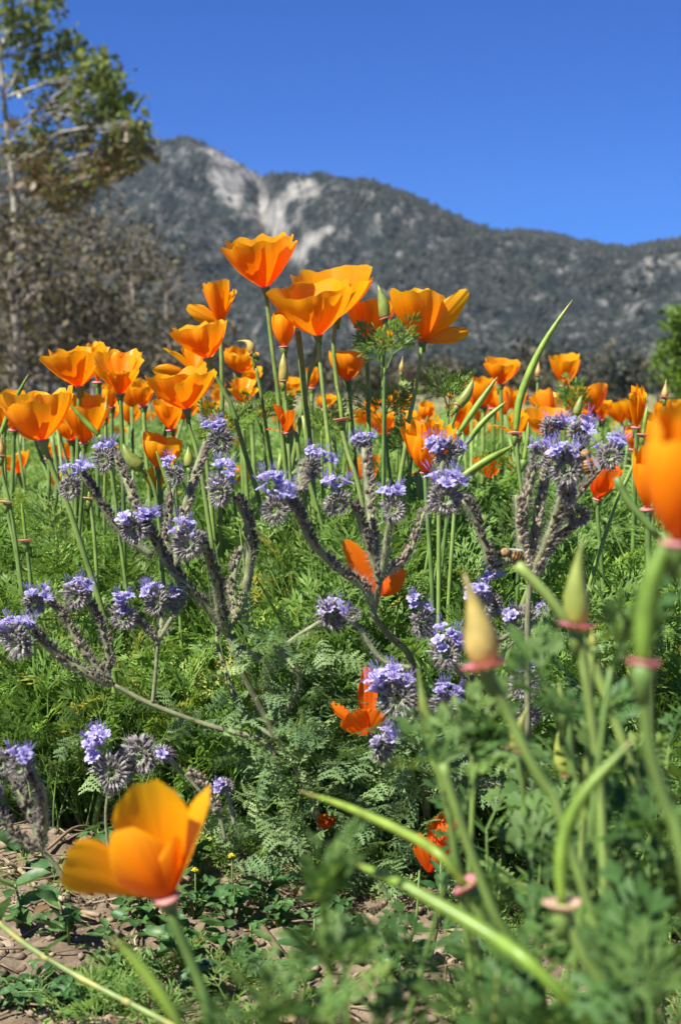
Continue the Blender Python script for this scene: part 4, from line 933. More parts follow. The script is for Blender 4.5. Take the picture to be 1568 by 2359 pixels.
def hump(x, y):
    "height of the leaf canopy over the field"
    x = np.asarray(x); y = np.asarray(y)
    px = 784 + F * x / y
    front = np.clip((y - edge(x)) / 0.30, 0, 1) ** .7
    h = 0.215 + 0.085 * (fbm(x * 5 + 2, y * 5, 3, 301) - .5) * 2 + .05 * (vnoise(x * 16, y * 16, 305) - .5)
    mid = np.exp(-((px - 790) / 260.0) ** 2) * np.exp(-((y - 1.36) / .24) ** 2)
    h = h + 0.115 * mid
    h = np.where(y > 1.6, np.minimum(h, .27 + .015 * vnoise(x * 3, y * 3, 8)), h)
    return np.maximum(.03, h * (.46 + .56 * front))
def edge(x):
    "near border of the dense field: bare soil lies in front of it on the left"
    x = np.asarray(x)
    return np.interp(x, [-1, -.42, -.30, -.18, -.06, .06, .16, .3, 1], [1.20, 1.20, 1.19, 1.20, 1.18, 1.14, 1.02, .86, .80]) + .04 * (vnoise(x * 14, 0 * x, 77) - .5)
def scatter(n, y0, y1, power=1.0, wide=.36):
    y = y0 + (y1 - y0) * rng.random(n) ** power; x = rng.uniform(-1, 1, n) * (wide * y * .72 + .12); return x, y
# near band, full detail
x, y = scatter(15000, .72, 2.1, 1.15)
k = y > edge(x); x, y = x[k], y[k]
h = hump(x, y); z = h * np.clip(rng.random(len(x)) ** .55 + rng.normal(0, .04, len(x)), .03, 1.08)
px_ = 784 + F * x / y
a = rng.uniform(0, 2 * math.pi, len(x)); el = rng.normal(.95, .40, len(x))
dirs = np.stack([np.cos(a) * np.cos(el), np.sin(a) * np.cos(el), np.sin(el)], -1)
sc = rng.uniform(.036, .066, len(x)); pos = np.stack([x, y, z - .5 * sc * np.sin(el)], -1)
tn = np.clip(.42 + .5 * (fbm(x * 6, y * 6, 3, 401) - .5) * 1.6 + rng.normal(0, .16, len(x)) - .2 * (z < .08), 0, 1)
tn = np.where(rng.random(len(x)) < .03, 1.0, tn)
me = bake('poppy_foliage', LEAF[0], pos, rot_from(dirs, rng.normal(0, .6, len(x))), sc, tn, MT['leaf'])
setp(link('poppy_foliage', me), 'dense feathery green poppy leaves filling the near field', 'foliage', kind='stuff')
# middle and far bands
V_ = []
x, y = scatter(8000, 1.9, 3.4, 1.2); h = hump(x, y); z = h * rng.random(len(x)) ** .35
x2, y2 = scatter(8000, 3.2, 7.5, 1.15); h2 = hump(x2, y2); z2 = h2 * rng.random(len(x2)) ** .3
for nm, lod, x, y, z, s0, s1 in (('poppy_foliage_beyond', 1, x, y, z, .035, .06), ('poppy_foliage_far', 2, x2, y2, z2, .05, .085)):
    a = rng.uniform(0, 2 * math.pi, len(x)); el = rng.normal(.7, .4, len(x))
    dirs = np.stack([np.cos(a) * np.cos(el), np.sin(a) * np.cos(el), np.sin(el)], -1); sc = rng.uniform(s0, s1, len(x))
    tn = np.clip(.5 + .5 * (fbm(x * 3, y * 3, 3, 401) - .5) * 1.6 + rng.normal(0, .16, len(x)), 0, 1)
    me = bake(nm, LEAF[lod], np.stack([x, y, z], -1), rot_from(dirs, rng.normal(0, .6, len(x))), sc, tn, MT['leaf'])
    setp(link('poppy_foliage', me), 'green poppy leaves of the field running back to the trees', 'foliage', kind='stuff')
# blade-like green stalks between the leaves
def blade(seed):
    r_ = random.Random(seed); vs_, ts = [], []; p = Vector((0, 0, 0)); bx, by = r_.uniform(-.3, .3), r_.uniform(-.3, .3); w = .011; n = 6
    for i in range(n + 1):
        t = i / n; c = Vector((t, bx * t * t, by * t * t)); ww = w * (1 - .75 * t ** 2)
        vs_ += [c + Vector((0, -ww, ww * .5)), c + Vector((0, ww, ww * .5)), c + Vector((0, 0, -ww))]
        if i:
            b = (i - 1) * 3
            for q in range(3): q2 = (q + 1) % 3; ts += [(b + q, b + q2, b + 3 + q2), (b + q, b + 3 + q2, b + 3 + q)]
    return np.array([v[:] for v in vs_]), np.array(ts)
BL = [blade(700 + k) for k in range(6)]
x, y = scatter(4600, .8, 2.4, 1.2); k = y > edge(x) - .01; x, y = x[k], y[k]
a = rng.uniform(0, 2 * math.pi, len(x)); el = rng.normal(1.25, .2, len(x))
dirs = np.stack([np.cos(a) * np.cos(el), np.sin(a) * np.cos(el), np.sin(el)], -1)
me = bake('leaf_stalks', BL, np.stack([x, y, ground_z(x, y)], -1), rot_from(dirs, rng.uniform(0, 6, len(x))), hump(x, y) * rng.uniform(.55, 1.1, len(x)), np.clip(rng.normal(.5, .25, len(x)), 0, 1), MT['stem'])
setp(link('leaf_stalks', me), 'thin green leaf stalks standing thick among the poppy foliage', 'foliage', kind='stuff')

# low green growth creeping over the soil in front of the field
x, y = scatter(5200, .72, 1.32, 1.0); k = (fbm(x * 9 + 3, y * 9, 3, 611) > .53 - .12 * np.clip((x + .05) * 6, -.8, 1.4) + .25 * np.clip((-.10 - x) * 12, 0, 1) * np.clip((1.02 - y) * 8, 0, 1)) ; x, y = x[k], y[k]
a = rng.uniform(0, 2 * math.pi, len(x)); el = rng.normal(.55, .4, len(x))
dirs = np.stack([np.cos(a) * np.cos(el), np.sin(a) * np.cos(el), np.sin(el)], -1)
me = bake('creeping_greens', LEAF[1], np.stack([x, y, ground_z(x, y) + rng.random(len(x)) * .012], -1), rot_from(dirs, rng.normal(0, .6, len(x))), rng.uniform(.012, .028, len(x)), np.clip(rng.normal(.35, .25, len(x)), 0, 1), MT['leaf'])
setp(link('creeping_greens', me), 'low green seedlings creeping over the bare soil', 'ground cover', kind='stuff')

# single leaf sprays that can be told apart
def leaf_mesh(k):
    v, t = NEAR[k % 8]
    me = np_mesh('poppy_leaf', v, t, MT['nearleaf'], tint=np.full(len(v), .2 + .12 * (k % 6)))
    return me
LEAFM = [leaf_mesh(k) for k in range(8)]
FINEM = []
for k in range(8):
    v, t = LEAF[0][k]; FINEM.append(np_mesh('poppy_leaf_fine', v, t, MT['leaf'], tint=np.full(len(v), .3 + .1 * (k % 6))))
def place_leaf(parent, p, direction, size, roll, k, fine=False):
    o = bpy.data.objects.new('leaf', (FINEM if fine else LEAFM)[k % 8]); C.objects.link(o); o.parent = parent
    x = Vector(direction).normalized(); y = Vector((0, 0, 1)).cross(x); y = y.normalized() if y.length > 1e-4 else Vector((0, 1, 0)); z = x.cross(y)
    m = Matrix((x, y, z)).transposed() @ Matrix.Rotation(roll, 3, 'X'); o.rotation_euler = m.to_euler(); o.scale = (size,) * 3
    o.location = Vector(p) - root_loc(parent); return o
def spray(label, c, d, n, size, spread=60, up=.9, low=None, stem_w=14, seed=0, fan=1.0):
    "leaves fanning from the top of a stem; c: middle of the spray, size: leaf length (survey pixels)"
    d = push(d); r_ = random.Random(seed + c[0]); top = P(c[0], c[1] + size * .45, d); low = low or (c[0] + r_.uniform(-15, 15), c[1] + size * 1.6)
    path = stem_path([top, P(*low, d)], (r_.uniform(-.02, .02), .02), 10)
    root = thing('poppy_leaf_spray', label, 'leaf spray', path[-1], 'feathery poppy leaf sprays')
    mb = MB(); mb.tube(path, [M(stem_w, d) / 2 * (.6 + .4 * i / 10) for i in range(len(path))], 7, 0, .4); link('stem', mb.mesh('spray_stem', MT['stem']), root)
    for k in range(n):
        t = r_.random() ** 1.4 * .5
        q = path[0].lerp(path[3], t); a = r_.uniform(0, 6.28)
        dr = RIGHT * math.cos(a) * fan + Vector((0, 1, 0)) * math.sin(a) * fan * .8 + Vector((0, 0, 1)) * (up + r_.uniform(-.35, .5))
        place_leaf(root, q, dr, M(size, d) * r_.uniform(.85, 1.3), r_.uniform(-.8, .8), r_.randint(0, 7), d > .85)
    return root
spray('feathery leaf spray wrapped around the upright green bud', (886, 800), .97, 7, 105, up=1.3, fan=.75, low=(884, 920), stem_w=10)
spray('dark feathery leaf spray standing up beside the fat green bud', (1032, 900), 1.0, 9, 85, up=1.5, fan=.6, low=(1030, 1010), stem_w=9)
spray('dark needle-leaved spray between the central stems and the small low cup', (880, 915), 1.02, 10, 95, up=1.2, fan=.8, stem_w=9)
spray('leafy tuft left of the pleated poppy', (520, 955), 1.05, 10, 95, up=1.1, stem_w=9)
spray('leafy tuft right of the pleated poppy', (600, 930), 1.08, 10, 90, up=1.2, stem_w=9)
spray('bluish leafy tuft under the small central poppies', (740, 950), 1.05, 10, 95, up=1.1, stem_w=9)
spray('leafy tuft beneath the star-like poppy', (950, 990), 1.05, 9, 95, up=1.1, stem_w=9)
spray('leafy tuft behind the goblet-shaped poppy', (1320, 915), 1.5, 7, 75, up=1.4, fan=.6, stem_w=9)
spray('flat feathery leaf tuft low at the left above the violet heads', (100, 1700), 1.08, 9, 130, up=.45, stem_w=10)
spray('feathery leaf tuft left of the leaning brown stems', (130, 1190), .98, 9, 110, up=.8, stem_w=9)
spray('feathery leaf tuft above the lower left violet heads', (150, 1270), .96, 8, 120, up=.7, stem_w=9)
spray('bright blurred leaf tuft in front of the lower violet heads', (1010, 1690), .52, 13, 150, up=.6, low=(1030, 1850), stem_w=24)
spray('blurred broad leaf just right of the bright leaf tuft', (1115, 1660), .52, 4, 150, up=1.2, fan=.6, low=(1090, 1790), stem_w=16)
spray('blurred leaf under the yellow bud collar, spreading right', (1250, 1510), .50, 5, 165, up=.8, low=(1290, 1680), stem_w=14)
spray('large pale blurred leaf beside the dark collar', (1410, 1450), .46, 6, 190, up=1.1, fan=.7, low=(1390, 1650), stem_w=18)
spray('blurred leaf tuft below the magenta collar', (1340, 1600), .50, 9, 130, up=.9, low=(1362, 1800), stem_w=18)
spray('blurred leaf plume rising at the bottom centre', (740, 2030), .44, 8, 170, up=1.5, fan=.55, low=(756, 2240), stem_w=22)
spray('blurred leaves lower on the bottom centre plume', (790, 2190), .44, 7, 160, up=1.0, fan=.8, low=(800, 2340), stem_w=18)
spray('blurred leaves at the very bottom left of the centre plume', (690, 2270), .42, 8, 170, up=.9, stem_w=16)
spray('blurred leaf sprig at the bottom below the near poppy stem', (570, 2320), .42, 6, 150, up=1.1, stem_w=14)
spray('blurred leaf fan right of the pink pod collar', (1180, 2090), .50, 8, 190, up=.6, stem_w=14)
spray('blurred leaf fan at the bottom right of the long crossing pod', (1120, 2290), .45, 8, 180, up=.9, stem_w=14)
spray('blurred leaf fan under the tan pod ring', (1280, 2200), .46, 8, 190, up=.7, stem_w=14)
spray('blurred bluish leaf fan left of the curved pod', (1220, 1960), .56, 8, 170, up=.7, stem_w=12)
spray('blurred leaf fan right of the curved pod', (1420, 1960), .52, 9, 190, up=.7, stem_w=14)
spray('blurred leaf fan below and right of the tan pod ring', (1420, 2140), .48, 9, 190, up=.7, stem_w=14)
spray('pale blurred leaf fan at the right edge halfway down the stems', (1530, 1850), .50, 9, 180, up=.7, stem_w=14)
spray('blurred leaf fan low at the right edge', (1530, 2130), .44, 9, 200, up=.7, stem_w=14)
spray('blurred leaf fan in the bottom right corner', (1500, 2310), .40, 9, 210, up=.8, stem_w=14)
spray('blurred leaf fan bottom right beside the corner one', (1330, 2330), .42, 8, 190, up=.9, stem_w=14)
spray('leaf fan in front of the shaded rolled petal', (1120, 1850), .72, 7, 130, up=.7, stem_w=10)
spray('leaf fan between the salmon collar and the stems', (1440, 1720), .62, 8, 140, up=.8, stem_w=10)
spray('leaf fan at the right above the pale edge fan', (1540, 1660), .70, 8, 130, up=.8, stem_w=10)
spray('leaf fan under the hanging pale green bud', (1250, 1850), .70, 8, 130, up=.8, stem_w=10)
spray('blurred leaf fan between the two long crossing pods', (950, 2150), .60, 7, 150, up=.6, stem_w=9)
spray('blurred pale leaf fan under the end of the longest pod', (1240, 2320), .42, 9, 200, up=.8, stem_w=12)
spray('blurred leaf fan low under the centre plume', (850, 2310), .45, 7, 180, up=.7, stem_w=12)
spray('blurred leaf fan in the lower right between curved pod and edge', (1470, 2020), .54, 9, 190, up=.7, stem_w=12)
spray('leaf fan behind the tan pod ring at lower right', (1330, 2040), .66, 9, 150, up=.7, stem_w=10)
spray('leaf fan right of the dark pod stem', (1545, 1760), .62, 9, 150, up=.7, stem_w=10)
spray('leaf fan between the yellow bud stem and the green bud stem', (1290, 1740), .66, 8, 140, up=.7, stem_w=10)
spray('leaf fan right of the rolled fallen petal', (1150, 1990), .78, 8, 120, up=.6, stem_w=9)
spray('small leaf fan on the soil right of the rolled petal', (1090, 2190), .80, 6, 110, up=.5, stem_w=8)
#@@PART5
# ------------------------------------------------------------------ phacelia
def spindle(mb, p, dr, L, r, mat, tint, sides=5, tint2=None):
    dr = Vector(dr).normalized(); a = dr.orthogonal().normalized(); b = dr.cross(a); vs_, tn = [], []
    prof = ((0, .45), (.35, 1), (.75, .75))
    for t, k in prof:
        for q in range(sides):
            f = 6.2832 * q / sides; vs_.append(p + dr * (L * t) + (a * math.cos(f) + b * math.sin(f)) * r * k); tn.append(tint + ((tint2 if tint2 is not None else tint) - tint) * t)
    vs_.append(p + dr * L); tn.append(tint2 if tint2 is not None else tint)
    fs = [(j * sides + q, j * sides + (q + 1) % sides, (j + 1) * sides + (q + 1) % sides, (j + 1) * sides + q) for j in range(2) for q in range(sides)]
    fs += [(2 * sides + q, 2 * sides + (q + 1) % sides, 3 * sides) for q in range(sides)]
    mb.add(vs_, fs, mat, tn)
def hair(mb, p, dr, L, w, mat, rn):
    dr = Vector(dr).normalized(); s = dr.cross(Vector((rn.gauss(0, 1), rn.gauss(0, 1), rn.gauss(0, 1))))
    if s.length < 1e-6: return
    s = s.normalized() * w; mb.add([p - s, p + s, p + dr * L], [(0, 1, 2)], mat, rn.random())
def coil_mesh(seed):
    "the curled bristly bud end of a phacelia stem, lying in its own xz plane, about 22 mm across"
    rn = random.Random(seed); mb = MB(); turns = 2.1; n = 46; pts = []
    for i in range(n):
        t = i / (n - 1); a = math.pi * .9 - turns * 2 * math.pi * t; rad = .0066 * (1 - t) ** .85 + .0004
        pts.append(Vector((math.cos(a) * rad, 0, math.sin(a) * rad)))
    mb.tube(pts, [.0011 * (1 - .6 * i / n) + .0003 for i in range(n)], 5, 2, .6)
    for i in range(n - 1):
        t = i / (n - 1); c = pts[i]; out = Vector((c.x, 0, c.z)); out = out.normalized() if out.length > 1e-6 else Vector((0, 0, 1))
        for sd in (-1, 1, 0):
            if sd == 0 and rn.random() < .45: continue
            dr = out * (1.0 - .3 * t) + Vector((0, sd * (.75 + .5 * t) + rn.uniform(-.2, .2), 0)) + Vector((rn.uniform(-.25, .25), 0, rn.uniform(-.25, .25)))
            L = (.0058 - .0030 * t) * rn.uniform(.85, 1.15); p = c + Vector((0, sd * .0006, 0))
            tt = rn.uniform(.15, .75) if t < .78 else rn.uniform(.8, 1.0)
            spindle(mb, p, dr, L, .00105 * (1 - .5 * t) * rn.uniform(.85, 1.15), 0, tt, 5, min(1, tt + .15))
            tip = p + dr.normalized() * L
            for _ in range(10):
                q = p + dr.normalized() * L * rn.uniform(.3, 1); hair(mb, q, dr.normalized() * .8 + Vector((rn.gauss(0, .5), rn.gauss(0, .5), rn.gauss(0, .5))), rn.uniform(.0018, .0044), .00013, 1, rn)
    return mb.mesh('phacelia_coil', [MT['calyx'], MT['hair'], MT['pstem']])
COIL = [coil_mesh(40 + k) for k in range(5)]
def floret_mesh(seed):
    rn = random.Random(seed); mb = MB(); opn = rn.uniform(.75, 1.15)
    for k in range(5):
        f0 = 6.2832 * k / 5 + rn.uniform(-.1, .1); vs_, tn = [], []; rows = ((.0008, 0, .5), (.0017, .0019, .62), (.0028, .0034, .70), (.0044 * opn, .0044, .66), (.0056 * opn, .0046, .36))
        for r, z, w in rows:
            for u in (-1, -.4, .4, 1):
                f = f0 + u * w * (1 if r < .003 else .0028 / r + .12); zz = z - (.0009 * u * u if r > .005 else 0) + rn.uniform(-.0002, .0002)
                vs_.append((r * math.cos(f), r * math.sin(f), zz)); tn.append(min(1, .2 + .8 * (r / .0056) + rn.uniform(-.1, .1)))
        fs = [(j * 4 + i, j * 4 + i + 1, j * 4 + i + 5, j * 4 + i + 4) for j in range(4) for i in range(3)]
        mb.add(vs_, fs, 0, tn)
    for k in range(5):
        f = 6.2832 * (k + .5) / 5; o = rn.uniform(.0010, .0026); h = rn.uniform(.0085, .0125)
        a, b = Vector((.0004 * math.cos(f), .0004 * math.sin(f), .001)), Vector((o * math.cos(f), o * math.sin(f), h))
        mb.tube([a, a.lerp(b, .55) + Vector((0, 0, .0008)), b], [.00016, .00014, .00014], 3, 1, .2); spindle(mb, b, (1, 0, .3), .0009, .00035, 1, 1, 4)
    return mb.mesh('phacelia_floret', [MT['violet'], MT['stamen']])
FLO = [floret_mesh(60 + k) for k in range(6)]
def closed_floret(seed):
    mb = MB(); spindle(mb, Vector((0, 0, 0)), (0, 0, 1), .0048, .0019, 0, .45, 7, .95); return mb.mesh('phacelia_bud', [MT['violet']])
FLOC = closed_floret(1)
def fern_leaf(seed):
    "twice-divided greyish leaf along +x, length 1"
    rn = random.Random(seed); vs_, ts = [], []; bend = rn.uniform(.1, .6)
    def cv(v): return Vector((v.x, v.y, v.z - bend * v.x * v.x + .08 * v.x - .25 * abs(v.y) ** 1.5))
    def tri(*p): b = len(vs_); vs_.extend(cv(q) for q in p); ts.extend([(b, b + 1, b + 2)] if len(p) == 3 else [(b, b + 1, b + 2), (b, b + 2, b + 3)])
    strip_n = 8
    for i in range(strip_n):
        x0, x1 = i / strip_n, (i + 1) / strip_n; w = .012 * (1 - .6 * x0); tri(Vector((x0, -w, 0)), Vector((x0, w, 0)), Vector((x1, w, 0)), Vector((x1, -w, 0)))
    m = 7
    for i in range(m):
        t = .16 + .80 * i / (m - 1)
        for sd in (-1, 1):
            L = (.31 * math.sin(math.pi * (.18 + .74 * (1 - t) ** .8)) * .72 + .04) * rn.uniform(.75, 1.15); an = sd * rn.uniform(.95, 1.2); tw = rn.uniform(-.5, .35)
            dx, dy = math.cos(an), math.sin(an); o = Vector((t, 0, 0))
            def pt(a, b): return o + Vector((dx * a - dy * b, dy * a + dx * b, tw * a + .10 * abs(b)))
            k = 4
            for j in range(k):
                a0, a1 = L * j / k, L * (j + 1) / k; w = .017 * (1 - .4 * j / k)
                tri(pt(a0, -w), pt(a0, w), pt(a1, w * .8), pt(a1, -w * .8))
                for s2 in (-1, 1):
                    bl = (.060 - .016 * abs(j - 1)) * L / .30; c = (a0 + a1) / 2
                    tri(pt(c - L * .07, s2 * w * .6), pt(c + L * .07, s2 * w * .6), pt(c + L * .13, s2 * (w + bl)), pt(c + L * .03, s2 * (w + bl * .95)))
            tri(pt(L, -.02), pt(L, .02), pt(L * 1.16, 0))
    return np.array([v[:] for v in vs_]), np.array(ts)
FERN = []
for k in range(6):
    v, t = fern_leaf(800 + k); FERN.append(np_mesh('phacelia_leaf', v, t, MT['fern'], tint=np.clip(rng.normal(.35 + .1 * k, .12, len(v)), 0, 1)))
def inst(name, me, parent, p, xdir=None, zdir=None, size=1.0, roll=0.0):
    o = bpy.data.objects.new(name, me); C.objects.link(o); o.parent = parent
    if xdir is not None:
        x = Vector(xdir).normalized(); y = Vector((0, 0, 1)).cross(x); y = y.normalized() if y.length > 1e-4 else Vector((0, 1, 0)); z = x.cross(y)
        m = Matrix((x, y, z)).transposed() @ Matrix.Rotation(roll, 3, 'X')
    else:
        z = Vector(zdir).normalized(); x = z.orthogonal().normalized(); y = z.cross(x); m = Matrix((x, y, z)).transposed() @ Matrix.Rotation(roll, 3, 'Z')
    o.rotation_euler = m.to_euler(); o.scale = (size,) * 3
    pl = Vector(p)
    if parent is not None:
        pl = pl - root_loc(parent)
    o.location = pl; return o
HEADS = []
def phacelia(label, root_px, d, trunk, stems, leaves=(), seed=1):
    """trunk: list of pixel paths (with width); stems: dicts with path, head, fl, size, spike range, n florets"""
    rn = random.Random(seed); base = to_ground(P(*root_px, d), (0, 0))
    base = Vector((P(*root_px, d).x, P(*root_px, d).y, 0)); base.z = gz(base.x, base.y)
    root = thing('phacelia_plant', label, 'phacelia', base, 'violet phacelia plants')
    def hairy(mb, pts, rad, dens, mat=1):
        for i in range(len(pts) - 1):
            L = (pts[i + 1] - pts[i]).length; ax = (pts[i + 1] - pts[i]).normalized() if L > 1e-9 else Vector((0, 0, 1)); a = ax.orthogonal().normalized(); b = ax.cross(a)
            for _ in range(int(L * dens)):
                f = rn.uniform(0, 6.28); o = a * math.cos(f) + b * math.sin(f); r = rad[i]
                hair(mb, pts[i].lerp(pts[i + 1], rn.random()) + o * r, o + ax * rn.uniform(-.3, .5), rn.uniform(.0014, .0044), .00012, mat, rn)
    for tr in trunk:
        pts, w0, w1 = tr[0], tr[1], tr[2]; dd = tr[3] if len(tr) > 3 else (0, 0)
        W3 = [P(x, y, d + dd[0] + (dd[1] - dd[0]) * i / max(1, len(pts) - 1)) for i, (x, y) in enumerate(pts)]
        sp = spline(W3, 18); rad = [M(w0 + (w1 - w0) * i / 18, d) / 2 for i in range(19)]
        mb = MB(); mb.tube(sp, rad, 8, 0, [min(1, max(0, .35 + rn.uniform(-.2, .2))) for _ in range(19 * 8)]); hairy(mb, sp, rad, 1500)
        link('stem', mb.mesh('phacelia_stem', [MT['pstem'], MT['hair']]), root)
    for s in stems:
        dd = s.get('dd', 0); pts = s['path']
        W3 = [P(x, y, d + dd * i / max(1, len(pts) - 1)) for i, (x, y) in enumerate(pts)]; n = 24
        sp = spline(W3, n); w0, w1 = [q * 1.3 for q in s.get('w', (17, 13))]; rad = [M(w0 + (w1 - w0) * i / n, d) / 2 for i in range(n + 1)]
        mb = MB(); mb.tube(sp, rad, 8, 0, [rn.uniform(.2, .9) for _ in range((n + 1) * 8)]); hairy(mb, sp, rad, 8000)
        link('stem', mb.mesh('phacelia_stem', [MT['pstem'], MT['hair']]), root)
        if s.get('spike'):
            t0, t1 = s['spike']; mb = MB(); Lt = sum((sp[i + 1] - sp[i]).length for i in range(n)); m = max(6, int(Lt * (t1 - t0) / .0030)); dry = s.get('dry', .4); side = s.get('side', 1)
            for q in range(m):
                t = t0 + (t1 - t0) * q / m; x = t * n; i = min(int(x), n - 1); p = sp[i].lerp(sp[i + 1], x - i); ax = (sp[i + 1] - sp[i]).normalized(); nr_ = ax.cross(BACK).normalized()
                if nr_.dot(RIGHT) < 0: nr_ = -nr_
                for an in (.2, .8, -.4, 1.2):
                    if rn.random() < .3: continue
                    an += rn.gauss(0, .4)
                    o = nr_ * side * math.cos(an) + BACK * math.sin(an)
                    tt = min(1, max(0, rn.gauss(.18 + .55 * dry * (1.4 - t), .16)))
                    spindle(mb, p + o * rad[i] * .7, o * rn.uniform(.35, 1.0) + ax + Vector((rn.gauss(0, .25), rn.gauss(0, .25), rn.gauss(0, .25))), rn.uniform(.0040, .0062), rn.uniform(.0009, .0016), 0, tt * .7, 5, min(1, tt + .3 * dry))
                    for _ in range(6):
                        hair(mb, p + o * (rad[i] + .0015) + ax * rn.uniform(0, .004), o + Vector((rn.gauss(0, .5), rn.gauss(0, .5), rn.gauss(0, .5))), rn.uniform(.002, .0052), .00011, 1, rn)
            link('seed_spike', mb.mesh('phacelia_spike', [MT['seed'], MT['hair']]), root)
        if s.get('head'):
            hp = P(*s['head'], d + dd - .004); sz = M(s.get('size', 72), d) / .0195
            fl = s.get('fl'); fp = P(*fl, d + dd - .002) if fl else hp + Vector((0, 0, .01))
            k = rn.randrange(5); h = bpy.data.objects.new('flower_head', COIL[k]); C.objects.link(h); h.parent = root
            flip = rn.choice((0, math.pi)); h.rotation_euler = (rn.uniform(-.35, .35), rn.uniform(-.5, .5), flip + rn.uniform(-.7, .7)); hs_ = rn.uniform(.82, 1.08); h.scale = (sz * hs_ * rn.uniform(.85, 1.1), sz * hs_, sz * hs_ * rn.uniform(.85, 1.15))
            h.location = hp - base
            HEADS.append((hp, fp))
            inv = (Matrix.Translation(hp) @ h.rotation_euler.to_matrix().to_4x4() @ Matrix.Diagonal((*h.scale, 1))).inverted()
            nf = round(s.get('n', 7) * 1.35); sx, sy = s.get('spread', (34, 17))
            for q in range(nf):
                g = rn.uniform(-1, 1)
                p = fp + RIGHT * M(sx, d) * g + UP * M(sy, d) * (rn.uniform(-.9, .9) - .35 * g * g) + Vector((0, 1, 0)) * rn.uniform(-.008, .007)
                z = (p - hp).normalized() * .55 + Vector((0, 0, .75)) + RIGHT * g * .45 + Vector((0, -1, 0)) * rn.uniform(-.05, .75)
                zz = z.normalized(); x = zz.orthogonal().normalized(); mm = Matrix((x, zz.cross(x), zz)).transposed() @ Matrix.Rotation(rn.uniform(0, 6.3), 3, 'Z')
                fs_ = rn.uniform(.72, 1.02) * s.get('fs', 1.0) * sz ** .6
                closed = rn.random() < .13
                o = bpy.data.objects.new('floret', FLOC if closed else FLO[rn.randrange(6)]); C.objects.link(o); o.parent = h
                Wm = Matrix.Translation(p - zz * .003) @ mm.to_4x4() @ Matrix.Diagonal((fs_, fs_, fs_, 1)); o.matrix_local = inv @ Wm
    for (cx, cy_, rx, ry, n, sz0, sz1, d0, d1) in leaves:
        for q in range(n):
            while True:
                ux, uy = rn.uniform(-1, 1), rn.uniform(-1, 1)
                if ux * ux + uy * uy <= 1: break
            p = P(cx + ux * rx, cy_ + uy * ry, rn.uniform(d0, d1)); p.z = max(p.z, gz(p.x, p.y) + .006)
            a = rn.uniform(0, 6.28); el = rn.gauss(.2, .45)
            inst('leaf', FERN[rn.randrange(6)], root, p, xdir=(math.cos(a) * math.cos(el), math.sin(a) * math.cos(el) - .2, math.sin(el)), size=M(rn.uniform(sz0, sz1), d), roll=rn.gauss(0, .5) + .35)
    return root
D1 = 1.10
phacelia('main phacelia with many long brown stems forking above its big grey-green leaf clump', (752, 2000), D1,
    [([(752, 2000), (748, 1940), (726, 1850), (690, 1780), (640, 1705), (596, 1620), (560, 1553), (524, 1457)], 21, 15, (.05, 0)), ([(524, 1457), (536, 1436), (552, 1413)], 14, 12), ([(640, 1705), (560, 1640), (505, 1500), (500, 1440)], 12, 8, (.02, .05))],
    [dict(path=[(524, 1457), (472, 1393), (400, 1317), (352, 1237), (330, 1200)], head=(310, 1222), fl=(320, 1184), spike=(.25, 1), side=1, dry=.1, n=7, size=70, dd=-.03),
     dict(path=[(520, 1450), (506, 1400), (498, 1340), (482, 1290), (466, 1240)], head=(436, 1256), fl=(424, 1216), spike=(.1, 1), side=1, dry=.12, n=6, size=84, dd=-.05, spread=(28, 20)),
     dict(path=[(552, 1413), (572, 1330), (577, 1240), (564, 1180), (545, 1148)], head=(506, 1136), fl=(522, 1086), spike=(.35, 1), side=1, dry=.1, n=8, size=66, dd=-.02, spread=(30, 24)),
     dict(path=[(548, 1425), (538, 1380), (540, 1320), (556, 1260)], spike=(0, .95), side=-1, dry=.75, dd=.02, w=(14, 10)),
     dict(path=[(400, 1317), (386, 1250), (392, 1180), (398, 1128)], head=(402, 1098), fl=(394, 1062), spike=(.2, 1), side=-1, dry=.5, n=5, size=52, spread=(22, 14), dd=.02, w=(12, 10)),
     dict(path=[(404, 1310), (414, 1220), (432, 1145), (452, 1080), (474, 1020)], head=(508, 1020), fl=(500, 982), spike=(.1, 1), side=1, dry=.85, n=7, size=68, dd=.04, w=(13, 11)),
     dict(path=[(352, 1237), (312, 1165), (290, 1105), (272, 1064), (258, 1040)], head=(240, 1062), fl=(240, 1026), spike=(.1, .95), side=1, dry=.45, n=6, size=62, dd=.03, w=(13, 10), spread=(26, 14)),
     dict(path=[(352, 1280), (290, 1236), (246, 1180), (214, 1130), (190, 1095)], head=(164, 1126), fl=(172, 1080), spike=(.15, 1), side=1, dry=.2, n=7, size=66, dd=-.01, w=(13, 11)),
     dict(path=[(420, 1330), (402, 1300), (396, 1284)], head=(398, 1300), fl=(388, 1268), n=3, size=40, spread=(10, 14), dd=.02, w=(8, 7)),
     dict(path=[(660, 1640), (690, 1560), (650, 1500), (726, 1440), (760, 1428)], head=(764, 1420), fl=(764, 1396), n=8, size=72, dd=-.02, w=(10, 8), spread=(30, 18)),
     dict(path=[(640, 1540), (560, 1500), (545, 1500)], head=(553, 1494), n=0, size=34, w=(7, 6), dd=.02)],
    leaves=[(640, 1620, 190, 180, 110, 70, 120, D1 - .06, D1 + .10), (760, 1830, 230, 170, 145, 70, 125, D1 - .05, D1 + .10), (560, 1990, 170, 130, 45, 75, 120, D1 - .04, D1 + .14), (960, 1880, 100, 150, 40, 90, 140, D1 - .08, D1 + .06)], seed=5)
